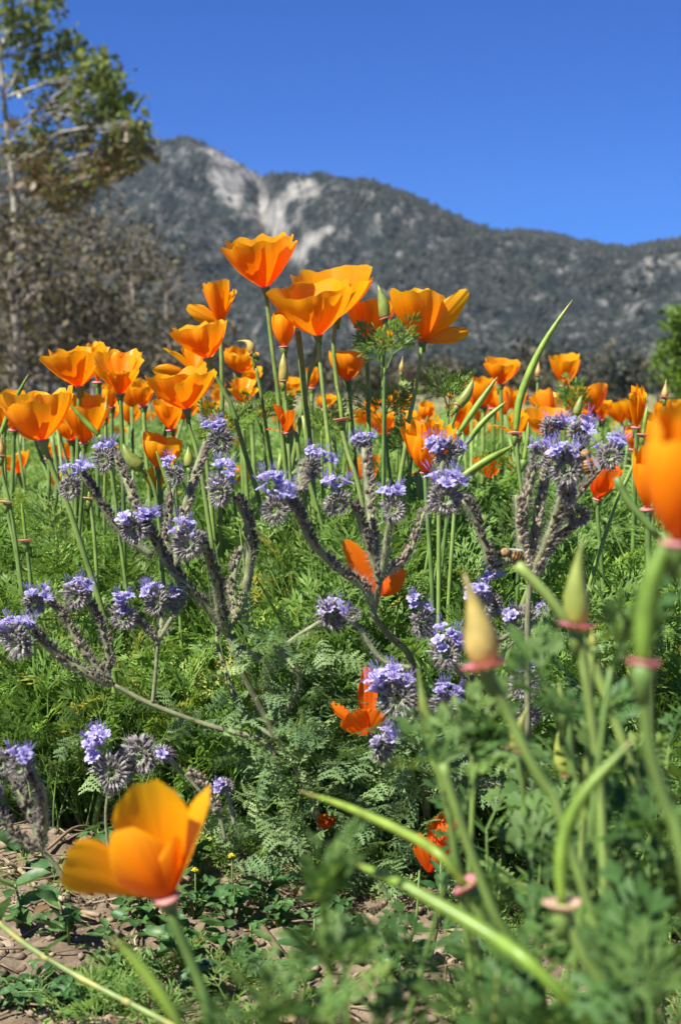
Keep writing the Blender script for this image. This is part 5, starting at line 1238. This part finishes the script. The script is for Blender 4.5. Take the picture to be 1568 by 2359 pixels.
phacelia('low left phacelia with a bare stem leaning far over and five woolly violet heads', (640, 1760), 1.06,
    [([(640, 1745), (600, 1705), (480, 1671), (352, 1624), (256, 1574)], 14, 11), ([(352, 1620), (358, 1560), (364, 1484)], 10, 8)],
    [dict(path=[(256, 1574), (224, 1562), (152, 1524), (104, 1480), (78, 1456)], head=(40, 1480), fl=(38, 1438), spike=(.05, 1), side=1, dry=.25, n=9, size=82, spread=(40, 16), dd=-.02),
     dict(path=[(250, 1566), (192, 1500), (150, 1424), (112, 1384)], head=(80, 1394), fl=(86, 1362), spike=(.05, 1), side=1, dry=.5, n=5, size=58, spread=(24, 12), w=(12, 10)),
     dict(path=[(250, 1560), (248, 1500), (232, 1440), (206, 1390)], head=(176, 1376), fl=(180, 1346), spike=(.1, 1), side=1, dry=.4, n=8, size=70, spread=(32, 16), w=(11, 9)),
     dict(path=[(364, 1484), (340, 1452), (312, 1428)], head=(286, 1424), fl=(284, 1384), spike=(.1, 1), dry=.3, n=8, size=62, spread=(22, 26), w=(10, 8)),
     dict(path=[(364, 1484), (372, 1440), (372, 1410)], head=(360, 1392), fl=(358, 1352), n=7, size=66, spread=(24, 18), w=(9, 8), dd=.02),
     dict(path=[(368, 1470), (392, 1430), (410, 1400)], head=(406, 1388), fl=(412, 1362), n=5, size=60, spread=(18, 14), w=(9, 8), dd=.03)],
    leaves=[(300, 1700, 170, 70, 14, 80, 130, 1.05, 1.2)], seed=6)
phacelia('central phacelia candelabrum holding a fallen orange petal in its fork', (960, 1900), 1.0,
    [([(985, 1880), (965, 1640), (946, 1517), (902, 1470), (862, 1421), (866, 1390), (874, 1341)], 18, 14, (.1, 0)), ([(862, 1421), (858, 1400), (850, 1372)], 11, 11)],
    [dict(path=[(856, 1390), (838, 1352), (790, 1318), (726, 1258), (690, 1190), (668, 1148)], head=(634, 1178), fl=(640, 1112), spike=(.15, 1), side=1, dry=.35, n=11, size=74, spread=(36, 34), dd=-.03, w=(15, 14)),
     dict(path=[(874, 1341), (862, 1300), (842, 1240), (826, 1190), (812, 1160)], head=(778, 1162), fl=(766, 1110), spike=(.1, 1), side=1, dry=.25, n=5, size=70, spread=(30, 12), dd=-.01, w=(13, 12)),
     dict(path=[(876, 1335), (858, 1230), (846, 1130), (840, 1050), (838, 1020)], head=(838, 1030), fl=(838, 1004), spike=(.15, .98), side=1, dry=.8, n=7, size=50, spread=(30, 10), dd=.04, w=(14, 11)),
     dict(path=[(876, 1335), (886, 1290), (892, 1240), (900, 1200)], head=(906, 1176), fl=(902, 1132), n=4, size=66, spread=(24, 12), dd=-.02, w=(14, 12)),
     dict(path=[(878, 1330), (912, 1306), (944, 1272), (980, 1170)], spike=(.05, 1), side=-1, dry=.8, dd=.03, w=(10, 8)),
     dict(path=[(980, 1175), (1000, 1160), (1010, 1150)], head=(1026, 1152), fl=(1030, 1102), n=9, size=86, spread=(36, 20), dd=-.02, w=(9, 8)),
     dict(path=[(690, 1130), (692, 1090), (700, 1062)], head=(718, 1082), fl=(738, 1042), n=7, size=66, spread=(30, 22), dd=.06, w=(13, 11), spike=(0, 1), dry=.5),
     dict(path=[(1010, 1120), (1016, 1080), (1022, 1050)], head=(1026, 1046), fl=(1014, 1024), n=12, size=74, spread=(50, 16), dd=.03, w=(9, 8)),
     dict(path=[(946, 1540), (880, 1520), (830, 1450), (814, 1430)], head=(812, 1418), n=0, size=36, w=(10, 9))],
    leaves=[(880, 1720, 120, 120, 34, 110, 170, 1.0, 1.14)], seed=7)
phacelia('right-hand phacelia clump with a dense bundle of pale hairy seed spikes', (1215, 1700), .98,
    [([(1215, 1700), (1214, 1500), (1216, 1390), (1224, 1320)], 16, 13)],
    [dict(path=[(1218, 1330), (1206, 1240), (1214, 1150), (1232, 1070)], head=(1240, 1056), fl=(1240, 1026), spike=(0, 1), side=-1, dry=.9, n=5, size=60, spread=(20, 14), dd=.02, w=(14, 12)),
     dict(path=[(1220, 1320), (1196, 1240), (1190, 1140)], spike=(0, .98), side=1, dry=.95, dd=.0, w=(13, 9)),
     dict(path=[(1224, 1320), (1240, 1200), (1262, 1080), (1276, 1000)], head=(1268, 990), fl=(1276, 970), spike=(0, 1), side=-1, dry=.9, n=6, size=62, spread=(26, 12), dd=.05, w=(14, 12)),
     dict(path=[(1226, 1322), (1262, 1240), (1290, 1150), (1310, 1090)], head=(1304, 1082), fl=(1304, 1040), spike=(0, 1), side=1, dry=.7, n=7, size=88, spread=(32, 16), dd=-.03, w=(14, 12)),
     dict(path=[(1226, 1322), (1280, 1200), (1318, 1080), (1336, 1010)], head=(1336, 1000), fl=(1338, 976), spike=(0, 1), side=1, dry=.8, n=10, size=76, spread=(36, 14), dd=.04, w=(14, 12)),
     dict(path=[(1290, 1190), (1340, 1130), (1380, 1080), (1402, 1056)], head=(1404, 1054), fl=(1408, 1022), spike=(.3, 1), side=-1, dry=.4, n=7, size=68, spread=(32, 18), dd=-.01, w=(10, 9)),
     dict(path=[(1230, 1310), (1280, 1240), (1330, 1196)], head=(1330, 1190), spike=(0, 1), side=1, dry=.6, n=0, size=70, dd=.0, w=(12, 10)),
     dict(path=[(1250, 1250), (1300, 1170), (1304, 1136)], head=(1306, 1140), fl=(1306, 1122), spike=(0, 1), side=1, dry=.6, n=2, size=52, dd=-.02, w=(12, 10), spread=(12, 6)),
     dict(path=[(1222, 1330), (1182, 1290), (1130, 1300), (1120, 1270), (1096, 1200), (1070, 1150)], spike=(.3, 1), side=1, dry=.15, dd=-.02, w=(15, 13))],
    leaves=[(1200, 1560, 110, 120, 24, 100, 150, 1.0, 1.1)], seed=8)
phacelia('lower right phacelia with loose violet florets crowded behind the big yellow bud', (1060, 1900), 1.02,
    [([(1060, 1900), (1064, 1760), (1080, 1600), (1100, 1480)], 14, 11), ([(1070, 1700), (1000, 1640), (940, 1600)], 10, 8)],
    [dict(path=[(1100, 1480), (1116, 1430), (1126, 1370)], head=(1130, 1396), fl=(1138, 1306), n=6, size=58, spread=(26, 24), dd=-.02, w=(11, 9)),
     dict(path=[(1100, 1480), (1108, 1420), (1112, 1380)], head=(1112, 1400), fl=(1106, 1360), n=7, size=54, spread=(28, 20), dd=-.03, w=(9, 8)),
     dict(path=[(1100, 1500), (1160, 1470), (1196, 1440)], head=(1198, 1434), fl=(1194, 1416), n=6, size=64, spread=(30, 16), dd=.03, w=(9, 8), fs=.9),
     dict(path=[(1090, 1540), (1030, 1520), (990, 1450)], head=(974, 1440), fl=(968, 1386), n=8, size=64, spread=(24, 22), dd=-.01, w=(10, 9)),
     dict(path=[(1084, 1580), (1050, 1540), (1036, 1500)], head=(1026, 1508), fl=(1034, 1466), n=9, size=74, spread=(30, 24), dd=-.03, w=(10, 9)),
     dict(path=[(1076, 1660), (1050, 1640), (1036, 1620)], head=(1024, 1626), fl=(1024, 1588), n=10, size=62, spread=(30, 22), dd=-.04, w=(9, 8)),
     dict(path=[(940, 1600), (920, 1610), (914, 1604)], head=(914, 1612), fl=(902, 1562), n=11, size=94, spread=(42, 20), dd=-.04, w=(9, 8)),
     dict(path=[(960, 1640), (900, 1720), (884, 1730)], head=(880, 1728), fl=(890, 1682), n=9, size=62, spread=(30, 20), dd=-.04, w=(8, 7)),
     dict(path=[(1110, 1640), (1180, 1600), (1206, 1560)], head=(1206, 1580), fl=(1214, 1546), n=4, size=70, spread=(16, 22), dd=-.02, w=(9, 8)),
     dict(path=[(1100, 1560), (1220, 1440), (1246, 1400)], head=(1246, 1402), fl=(1246, 1392), n=6, size=34, spread=(16, 12), dd=.06, w=(6, 5), fs=.8),
     dict(path=[(1080, 1740), (1180, 1700), (1216, 1660)], head=(1216, 1650), n=0, size=64, dd=.0, w=(8, 7)),
     dict(path=[(1080, 1800), (1230, 1820), (1262, 1830)], head=(1258, 1824), n=0, size=60, dd=.02, w=(8, 7))],
    leaves=[(1020, 1760, 120, 150, 24, 110, 170, 1.0, 1.1)], seed=9)
phacelia('blurred phacelia at the lower left edge with dark woolly curled stems', (150, 2030), .84,
    [([(150, 2030), (128, 1992), (94, 1956)], 12, 11)],
    [dict(path=[(94, 1956), (104, 1900), (100, 1830), (74, 1776)], head=(48, 1770), fl=(50, 1732), spike=(.1, 1), side=-1, dry=.35, n=5, size=60, spread=(22, 18), w=(14, 11), dd=-.02),
     dict(path=[(94, 1956), (50, 1940), (10, 1890), (-20, 1840)], head=(-30, 1830), spike=(0, 1), side=1, dry=.2, n=0, size=70, w=(14, 12)),
     dict(path=[(96, 1950), (70, 1880), (40, 1810), (14, 1780)], head=(4, 1760), spike=(0, 1), side=1, dry=.1, n=0, size=56, w=(12, 10), dd=.02)], seed=10)
phacelia('phacelia lying low behind the near poppy with a long head of violet and grey', (540, 1960), 1.0,
    [([(520, 1940), (500, 1870), (440, 1800), (410, 1770)], 9, 8), ([(250, 1960), (244, 1880), (250, 1820)], 8, 7)],
    [dict(path=[(250, 1830), (252, 1800), (256, 1784)], head=(258, 1782), fl=(228, 1714), n=10, size=88, spread=(24, 34), w=(8, 8)),
     dict(path=[(250, 1840), (300, 1790), (320, 1760)], head=(326, 1742), n=0, size=86, w=(8, 8), dd=.01),
     dict(path=[(256, 1830), (280, 1770), (286, 1750)], head=(292, 1756), n=0, size=60, w=(8, 8), dd=.01),
     dict(path=[(410, 1770), (396, 1750), (380, 1738)], head=(376, 1738), fl=(374, 1728), n=4, size=40, spread=(14, 12), w=(7, 7)),
     dict(path=[(500, 1870), (470, 1810), (430, 1780)], spike=(0, 1), side=1, dry=.6, w=(9, 8)),
     dict(path=[(540, 1900), (530, 1850), (522, 1820)], head=(520, 1812), fl=(510, 1806), n=3, size=42, spread=(12, 12), w=(7, 6))], seed=11)

# ------------------------------------------------------------------ bees at work
MT['bee'] = None
def bee_mat():
    m, nt, out = new_mat('bee_body'); N = nt.nodes; L = nt.links
    tc = N.new('ShaderNodeUVMap'); sp2 = N.new('ShaderNodeSeparateXYZ'); L.new(tc.outputs[0], sp2.inputs[0])
    mu = N.new('ShaderNodeMath'); mu.operation = 'MULTIPLY'; mu.inputs[1].default_value = 5.0; L.new(sp2.outputs[1], mu.inputs[0])
    fr = N.new('ShaderNodeMath'); fr.operation = 'FRACT'; L.new(mu.outputs[0], fr.inputs[0])
    rp = N.new('ShaderNodeValToRGB'); e = rp.color_ramp.elements; e[0].position = .5; e[0].color = (.42, .20, .04, 1); e[1].position = .6; e[1].color = (.035, .02, .012, 1)
    L.new(fr.outputs[0], rp.inputs[0]); pr = N.new('ShaderNodeBsdfPrincipled'); pr.inputs['Roughness'].default_value = .55; L.new(rp.outputs[0], pr.inputs['Base Color']); L.new(pr.outputs[0], out.inputs[0]); return m
MT['bee'] = bee_mat()
MT['beefur'] = plain('bee_fur', (.30, .19, .08), rough=.9, var=.4, scale=900)
MT['dark'] = plain('dark_chitin', (.02, .016, .012), rough=.5, var=.3)
def wing_mat():
    m, nt, out = new_mat('bee_wing'); N = nt.nodes; L = nt.links
    pr = N.new('ShaderNodeBsdfPrincipled'); pr.inputs['Base Color'].default_value = (.75, .72, .65, 1); pr.inputs['Roughness'].default_value = .25
    tp = N.new('ShaderNodeBsdfTransparent'); ms = N.new('ShaderNodeMixShader'); ms.inputs[0].default_value = .45; L.new(tp.outputs[0], ms.inputs[1]); L.new(pr.outputs[0], ms.inputs[2]); L.new(ms.outputs[0], out.inputs[0]); return m
MT['wing'] = wing_mat()
def bee(label, p, heading, s=1.0):
    x = Vector(heading).normalized(); y = Vector((0, 0, 1)).cross(x).normalized(); z = x.cross(y); mm = Matrix((x, y, z)).transposed()
    root = thing('bee', label, 'bee', p); g = lambda *v: Vector(p) + mm @ (Vector(v) * s)
    def body(nm, pts, rad, mat):
        mb = MB(); mb.tube([g(*q) for q in pts], [r * s for r in rad], 10, 0, .5); link(nm, mb.mesh('bee_' + nm, mat), root)
    body('abdomen', [(-.0085 + .0017 * i, 0, -.0006 * (4 - i) ** 1.3 * .4) for i in range(5)], [.0006, .0019, .0025, .0024, .0012], MT['bee'])
    body('thorax', [(-.0014, 0, .0002), (-.0006, 0, .0004), (.0008, 0, .0005), (.002, 0, .0003), (.0027, 0, 0)], [.0008, .0020, .0023, .0018, .0008], MT['beefur'])
    body('head', [(.0026, 0, -.0001), (.0031, 0, -.0002), (.0040, 0, -.0004), (.0047, 0, -.0007)], [.0008, .0015, .0014, .0005], MT['dark'])
    for sd in (-1, 1):
        mb = MB(); mb.tube([g(.0042, sd * .0005, .0004), g(.0055, sd * .0010, .0010), g(.0064, sd * .0014, .0003)], [.00015 * s] * 3, 4, 0, .5); link('antenna', mb.mesh('bee_antenna', MT['dark']), root)
        for k in range(3):
            mb = MB(); x0 = .0014 - .0012 * k; mb.tube([g(x0, sd * .0012, -.0012), g(x0 - .001 * (k - .7), sd * .0034, -.0008), g(x0 - .0022 * (k - .7), sd * .0040, -.0040)], [.0004 * s, .0003 * s, .0002 * s], 5, 0, .5); link('leg', mb.mesh('bee_leg', MT['dark']), root)
        mb = MB(); o = [(.0006, .0010), (-.001, .0030), (-.004, .0050), (-.0075, .0050), (-.0085, .0036), (-.006, .0020), (-.003, .0012)]
        top = [g(a, sd * b, .0020 + .12 * b) for a, b in o]; bot = [q - mm @ Vector((0, 0, .00004)) for q in top]; n = len(o)
        mb.add(top + bot, [tuple(range(n)), tuple(range(n, 2 * n))[::-1]] + [(k, (k + 1) % n, n + (k + 1) % n, n + k) for k in range(n)], 0); link('wing', mb.mesh('bee_wing', MT['wing'], smooth=False), root)
    return root
bee('striped honeybee clinging to the phacelia head nearest the orange poppies on the right', P(1346, 1050, .93), (-.3, .25, .9), 1.35)
bee('orange-brown bee resting on the seed spikes below the right phacelia clump', P(1166, 1276, .92), (-.95, -.1, .15), 1.35)

# ------------------------------------------------------------------ soil litter, stones, weeds
def near_spot():
    while True:
        y = .80 + .75 * random.random(); x = random.uniform(-.26, .26) * y * 1.1
        if y < edge(x) + .06 or random.random() < .15: return x, y
# clods and grit
n = 4200; xs = np.empty(n); ys = np.empty(n)
for i in range(n): xs[i], ys[i] = near_spot()
sz = .0009 + .0042 * rng.random(n) ** 5
cen = np.stack([xs, ys, ground_z(xs, ys) + sz * .25], -1)
vv = iv[None] * (sz[:, None, None] * (.65 + .7 * rng.random((n, 12, 1)))) * np.array([1, 1, .75]) + cen[:, None]
ff = if_[None] + (np.arange(n) * 12)[:, None, None]
setp(link('soil_crumbs', np_mesh('soil_crumbs', vv.reshape(-1, 3), ff.reshape(-1, 3), MT['crumb'])), 'crumbs and grit lying on the bare soil', 'soil crumbs', kind='stuff')
def stone(label, px, py, w, seed):
    d = (CAM_Z - 0.005) * F / (py - HOR) * math.cos(R(PITCH)); p = P(px, py, d); p.z = gz(p.x, p.y); rn = random.Random(seed); r = M(w, d) / 2
    import bmesh
    bm = bmesh.new(); bmesh.ops.create_icosphere(bm, subdivisions=3, radius=r)
    for v in bm.verts:
        k = 1 + .35 * (float(vnoise(np.array([v.co.x / r * 1.6 + seed]), np.array([v.co.y / r * 1.6 + v.co.z / r * 2]), seed)[0]) - .5); v.co *= k; v.co.z *= .65
    me = bpy.data.meshes.new('stone'); bm.to_mesh(me); bm.free(); me.materials.append(MT['stone'])
    o = bpy.data.objects.new('stone', me); C.objects.link(o); o.location = p + Vector((0, 0, r * .2)); o.rotation_euler = (0, 0, rn.uniform(0, 6)); return setp(o, label, 'stone', 'stones on the bare soil')
stone('rounded pale stone under the dry stems left of the near poppy', 108, 2126, 46, 3)
stone('sandy clod on the soil left of the near poppy stem', 310, 2176, 50, 4)
stone('ochre clod at the left edge above the grass stalk', 14, 2178, 44, 5)
stone('pale clod right of the near poppy stem, below the fern leaves', 446, 2100, 30, 6)
stone('brown clod on the soil between the two long blurred pods', 1000, 2200, 60, 7)
stone('crumbly brown clod right of the dry reddish leaf', 1080, 2196, 70, 8)
stone('small stone low beside the centre leaf plume', 640, 2230, 36, 9)
# straw
def stick(mb, x, y, a, L, r, lift, t):
    p0 = Vector((x, y, 0)); q = p0 + Vector((math.cos(a) * L, math.sin(a) * L, 0)); m = p0.lerp(q, .5) + Vector((random.uniform(-.1, .1) * L, random.uniform(-.1, .1) * L, 0)); pts = []
    for v, k in ((p0, 0), (m, 1), (q, lift)): v.z = gz(v.x, v.y) + r + .004 * k; pts.append(v)
    mb.tube(pts, r, 4, 0, t)
mb = MB()
for _ in range(260):
    x, y = near_spot(); stick(mb, x, y, random.gauss(.25, .9), random.uniform(.012, .07), random.uniform(.0004, .0010), random.random() * 1.2, random.random())
setp(link('straw_litter', mb.mesh('straw_litter', MT['straw'])), 'scattered bits of dry straw on the soil', 'straw', kind='stuff')
def dry_stem(label, pts, w, tint):
    W3 = []
    for px, py in pts:
        d = (CAM_Z - .006) * F / (py - HOR); p = P(px, py, d); p.z = gz(p.x, p.y) + .006; W3.append(p)
    mb = MB(); mb.tube(spline(W3, 12), M(w, 1.05) / 2, 6, 0, tint); return setp(link('fallen_twig', mb.mesh('dry_stem', MT['straw'])), label, 'dry stem', 'dry stems lying on the soil')
dry_stem('long tan dry stem curving across the soil at the left', [(6, 1985), (60, 2040), (120, 2090), (230, 2140)], 12, .7)
dry_stem('pale dry stem lying flat left of the near poppy', [(20, 2030), (90, 2014), (190, 1990)], 9, .8)
dry_stem('brown dry stem under the low phacelia', [(110, 1960), (180, 1936), (260, 1900)], 9, .4)
dry_stem('grey-white dry stem piece on the soil by the round stone', [(80, 2078), (120, 2074), (150, 2076)], 14, 1.0)
dry_stem('dark twig lying by the bottom centre leaf plume', [(600, 2130), (628, 2160), (660, 2192)], 16, .1)
dry_stem('thin grey twig pointing down near the poppy stem', [(380, 2120), (384, 2150), (382, 2190)], 6, .6)
dry_stem('tan straw lying below the seed spike behind the near poppy', [(400, 1880), (470, 1900), (540, 1960)], 8, .6)
# dry curled leaves
def oval(seed, w=.42, fold=.18, n=6):
    rn = random.Random(seed); vs_, ts = [], []
    for i in range(n + 1):
        t = i / n; ww = w * .5 * math.sin(math.pi * min(1, t * .98 + .02)) ** .75; zz = -.22 * t * t + .05 * math.sin(t * 6 + seed)
        vs_ += [(t, -ww, zz + fold * ww * 2), (t, 0, zz), (t, ww, zz + fold * ww * 2)]
        if i:
            b = (i - 1) * 3; ts += [(b, b + 3, b + 4), (b, b + 4, b + 1), (b + 1, b + 4, b + 5), (b + 1, b + 5, b + 2)]
    return np.array(vs_), np.array(ts)
OV = [oval(k, .40 + .06 * k, .2 + .1 * k) for k in range(4)]
n = 220; xs = np.empty(n); ys = np.empty(n)
for i in range(n): xs[i], ys[i] = near_spot()
a = rng.uniform(0, 6.28, n); dirs = np.stack([np.cos(a), np.sin(a), rng.normal(.15, .3, n)], -1)
setp(link('dry_leaf_litter', bake('dry_leaf_litter', OV, np.stack([xs, ys, ground_z(xs, ys) + .004], -1), rot_from(dirs, rng.normal(0, .8, n)), rng.uniform(.006, .015, n), rng.random(n) ** 1.5, MT['dryleaf'])), 'withered yellow and brown leaf litter at the foot of the plants', 'leaf litter', kind='stuff')
# clover and other small weeds
def trefoil():
    vs_, ts = [], []
    for k in range(3):
        v, t = oval(k, .62, .25, 5); f = (k - 1) * 1.9; c, s = math.cos(f), math.sin(f)
        w = np.stack([v[:, 0] * c - v[:, 1] * s, v[:, 0] * s + v[:, 1] * c, v[:, 2] + .05], -1); ts.append(t + sum(len(q) for q in vs_)); vs_.append(w)
    return np.concatenate(vs_), np.concatenate(ts)
v, t = trefoil(); TREF = np_mesh('clover_leaf', v, t, MT['clover'], tint=rng.random(len(v)))
OVM = [np_mesh('weed_leaf', v, t, MT['clover'], tint=rng.random(len(v))) for v, t in OV]
def ground_at(px, py):
    d = (CAM_Z - .004) * F / (py - HOR); p = P(px, py, d); p.z = gz(p.x, p.y); return p, d
def clover(label, px, py, w, n, size, hgt=.02, flower=False, seed=0):
    rn = random.Random(seed + px); p, d = ground_at(px, py); root = thing('clover_plant', label, 'clover', p, 'clover on the bare soil')
    mb = MB()
    for k in range(n):
        o = Vector((rn.gauss(0, .5), rn.gauss(0, .35), 0)) * M(w, d) ; q = p + o; q.z = gz(q.x, q.y) + rn.uniform(.25, 1) * hgt
        mb.tube([p + Vector((o.x * .3, o.y * .3, .001)), p.lerp(q, .6) + Vector((0, 0, .004)), q], [.0006, .0005, .0004], 4, 0, .3)
        a = rn.uniform(0, 6.28); inst('leaf', TREF, root, q, xdir=(math.cos(a), math.sin(a), rn.gauss(.05, .3)), size=M(size, d) * rn.uniform(.7, 1.2), roll=rn.gauss(0, .35))
    link('stem', mb.mesh('clover_stem', MT['stem']), root)
    if flower:
        mb = MB(); q = p + Vector((0, -.004, hgt + .014))
        mb.tube([p, p.lerp(q, .5), q], [.0006, .0005, .0005], 4, 1, .3)
        for k in range(26):
            dr = Vector((rn.gauss(0, 1), rn.gauss(0, 1), abs(rn.gauss(.4, .7)))).normalized(); spindle(mb, q, dr, .0030, .0007, 0, rn.random(), 4)
        link('flower', mb.mesh('clover_flower', [MT['yellow'], MT['stem']]), root)
clover('clover patch in the bottom left corner', 60, 2300, 130, 30, 34)
clover('clover patch right of the corner one, along the bottom', 200, 2310, 120, 26, 36)
clover('clover cluster on the bare soil above the corner patch', 270, 2230, 80, 18, 34)
clover('clover cluster crossing the near poppy stem', 400, 2180, 70, 16, 34)
clover('dark clover tucked under the near poppy bloom', 350, 2130, 90, 18, 36)
clover('flowering clover with a yellow head right of the near poppy stem', 536, 2130, 60, 16, 34, flower=True, hgt=.03)
clover('clover sprig with a tiny yellow head under the near poppy', 452, 2120, 50, 10, 28, flower=True)
clover('clover patch on the soil left of the centre plume', 620, 2290, 80, 16, 34)
def weed(label, px, py, n, size, hgt, seed=0, cat='weed'):
    rn = random.Random(seed + px); p, d = ground_at(px, py); root = thing('broad_leaf_weed', label, cat, p, 'small broad-leaved weeds'); mb = MB()
    top = p + Vector((rn.uniform(-.01, .01), 0, hgt)); mb.tube([p, p.lerp(top, .5) + Vector((.003, 0, 0)), top], [.0011, .0009, .0006], 5, 0, .3); link('stem', mb.mesh('weed_stem', MT['stem']), root)
    for k in range(n):
        q = p.lerp(top, rn.random()); a = rn.uniform(0, 6.28); inst('leaf', OVM[rn.randrange(4)], root, q, xdir=(math.cos(a), math.sin(a), rn.uniform(.0, .9)), size=M(size, d) * rn.uniform(.6, 1.2), roll=rn.gauss(0, .4))
for args in [('dark upright weed just right of the near poppy bloom', 470, 2060, 10, 70, .03), ('broad-leaved weed left of the near poppy on the straw', 40, 2140, 8, 90, .03), ('long-leaved weed behind the near poppy bloom', 250, 2020, 8, 80, .03),
             ('pale grey-green broad leaf lying on the soil right of the poppy stem', 540, 2250, 3, 110, .008), ('weed with upright blades by the grass stalk', 160, 2200, 7, 70, .03), ('weed seedling between clover and the centre plume', 500, 2180, 8, 70, .02),
             ('leafy weed at the foot of the low phacelia', 330, 1930, 9, 70, .04), ('yellowing weed under the phacelia leaves', 460, 2010, 8, 60, .02), ('weed on the shaded soil under the fern leaves', 600, 2090, 9, 70, .025),
             ('weed stalk with sparse leaves on the soil near the bottom centre', 930, 2260, 8, 60, .06), ('second sparse weed stalk beside it nearer the rolled petal', 990, 2240, 8, 60, .07), ('low weed in front of the dark phacelia stems at the left edge', 60, 2010, 9, 80, .03)]:
    weed(*args)
for q, (px, py) in enumerate([(420, 2240), (480, 2300), (560, 2190), (640, 2140), (700, 2180), (760, 2120), (820, 2200), (880, 2160), (300, 2120), (140, 2180), (380, 1980), (540, 2060), (700, 2330), (900, 2300), (1060, 2240), (240, 1960)]):
    if q % 2: clover(['clover seedling on the dark soil', 'dark green clover tuft'][q % 4 // 2] + [' right of the near poppy stem', ' below the phacelia leaf clump', ' left of the centre leaf plume', ' under the near poppy petals', ' beside the long crossing pod', ' left of the near poppy', ' at the bottom beside the plume', ' between the two long pods'][q // 2], px, py, 60, 14, 32)
    else: weed(['leafy weed seedling', 'spreading small weed'][q % 4 // 2] + [' at the bottom by the near poppy stem', ' on the soil right of the near poppy', ' below the phacelia leaves', ' left of the long crossing pod', ' beneath the near poppy', ' behind the near poppy bloom', ' at the very bottom of the plume', ' near the shaded rolled petal'][q // 2], px, py, 9, 62, .025, seed=q)
# the jointed grass stalk that leans across the bottom left
pts = [(-20, 2112), (0, 2128), (72, 2184), (192, 2256), (340, 2332), (430, 2380)]
sp = spline([P(x, y, .80 - .02 * i) for i, (x, y) in enumerate(pts)], 30)
root = thing('grass_stalk', 'yellow-green jointed grass stalk leaning across the bare soil at lower left', 'grass stalk', sp[-1])
mb = MB(); mb.tube(sp, [M(13, .78) / 2] * 31, 8, 0, [.25 + .6 * (i % 9 in (0, 1)) for i in range(31) for _ in range(8)]); link('culm', mb.mesh('grass_culm', MT['grass']), root)
for i in (6, 14, 22):
    mb = MB(); ax = (sp[i + 1] - sp[i]).normalized(); mb.tube([sp[i] - ax * .003, sp[i], sp[i] + ax * .003], [M(13, .78) / 2, M(18, .78) / 2, M(13, .78) / 2], 8, 0, .9); link('node', mb.mesh('grass_node', MT['grass']), root)
for i, dr in ((6, (.2, -.3, .9)), (14, (.5, -.2, .9))):
    inst('blade', OVM[0], root, sp[i], xdir=dr, size=M(90, .78))
# dry reddish leaf on the soil
p, d = ground_at(1030, 2205); o = inst('dry_leaf', np_mesh('dry_leaf', *OV[1], MT['collar'], tint=np.full(len(OV[1][0]), .9)), None, p + Vector((0, 0, .012)), xdir=(.8, -.2, .5), size=M(60, d)); setp(o, 'salmon-pink dry leaf on the dark soil between the long pods', 'dry leaf')
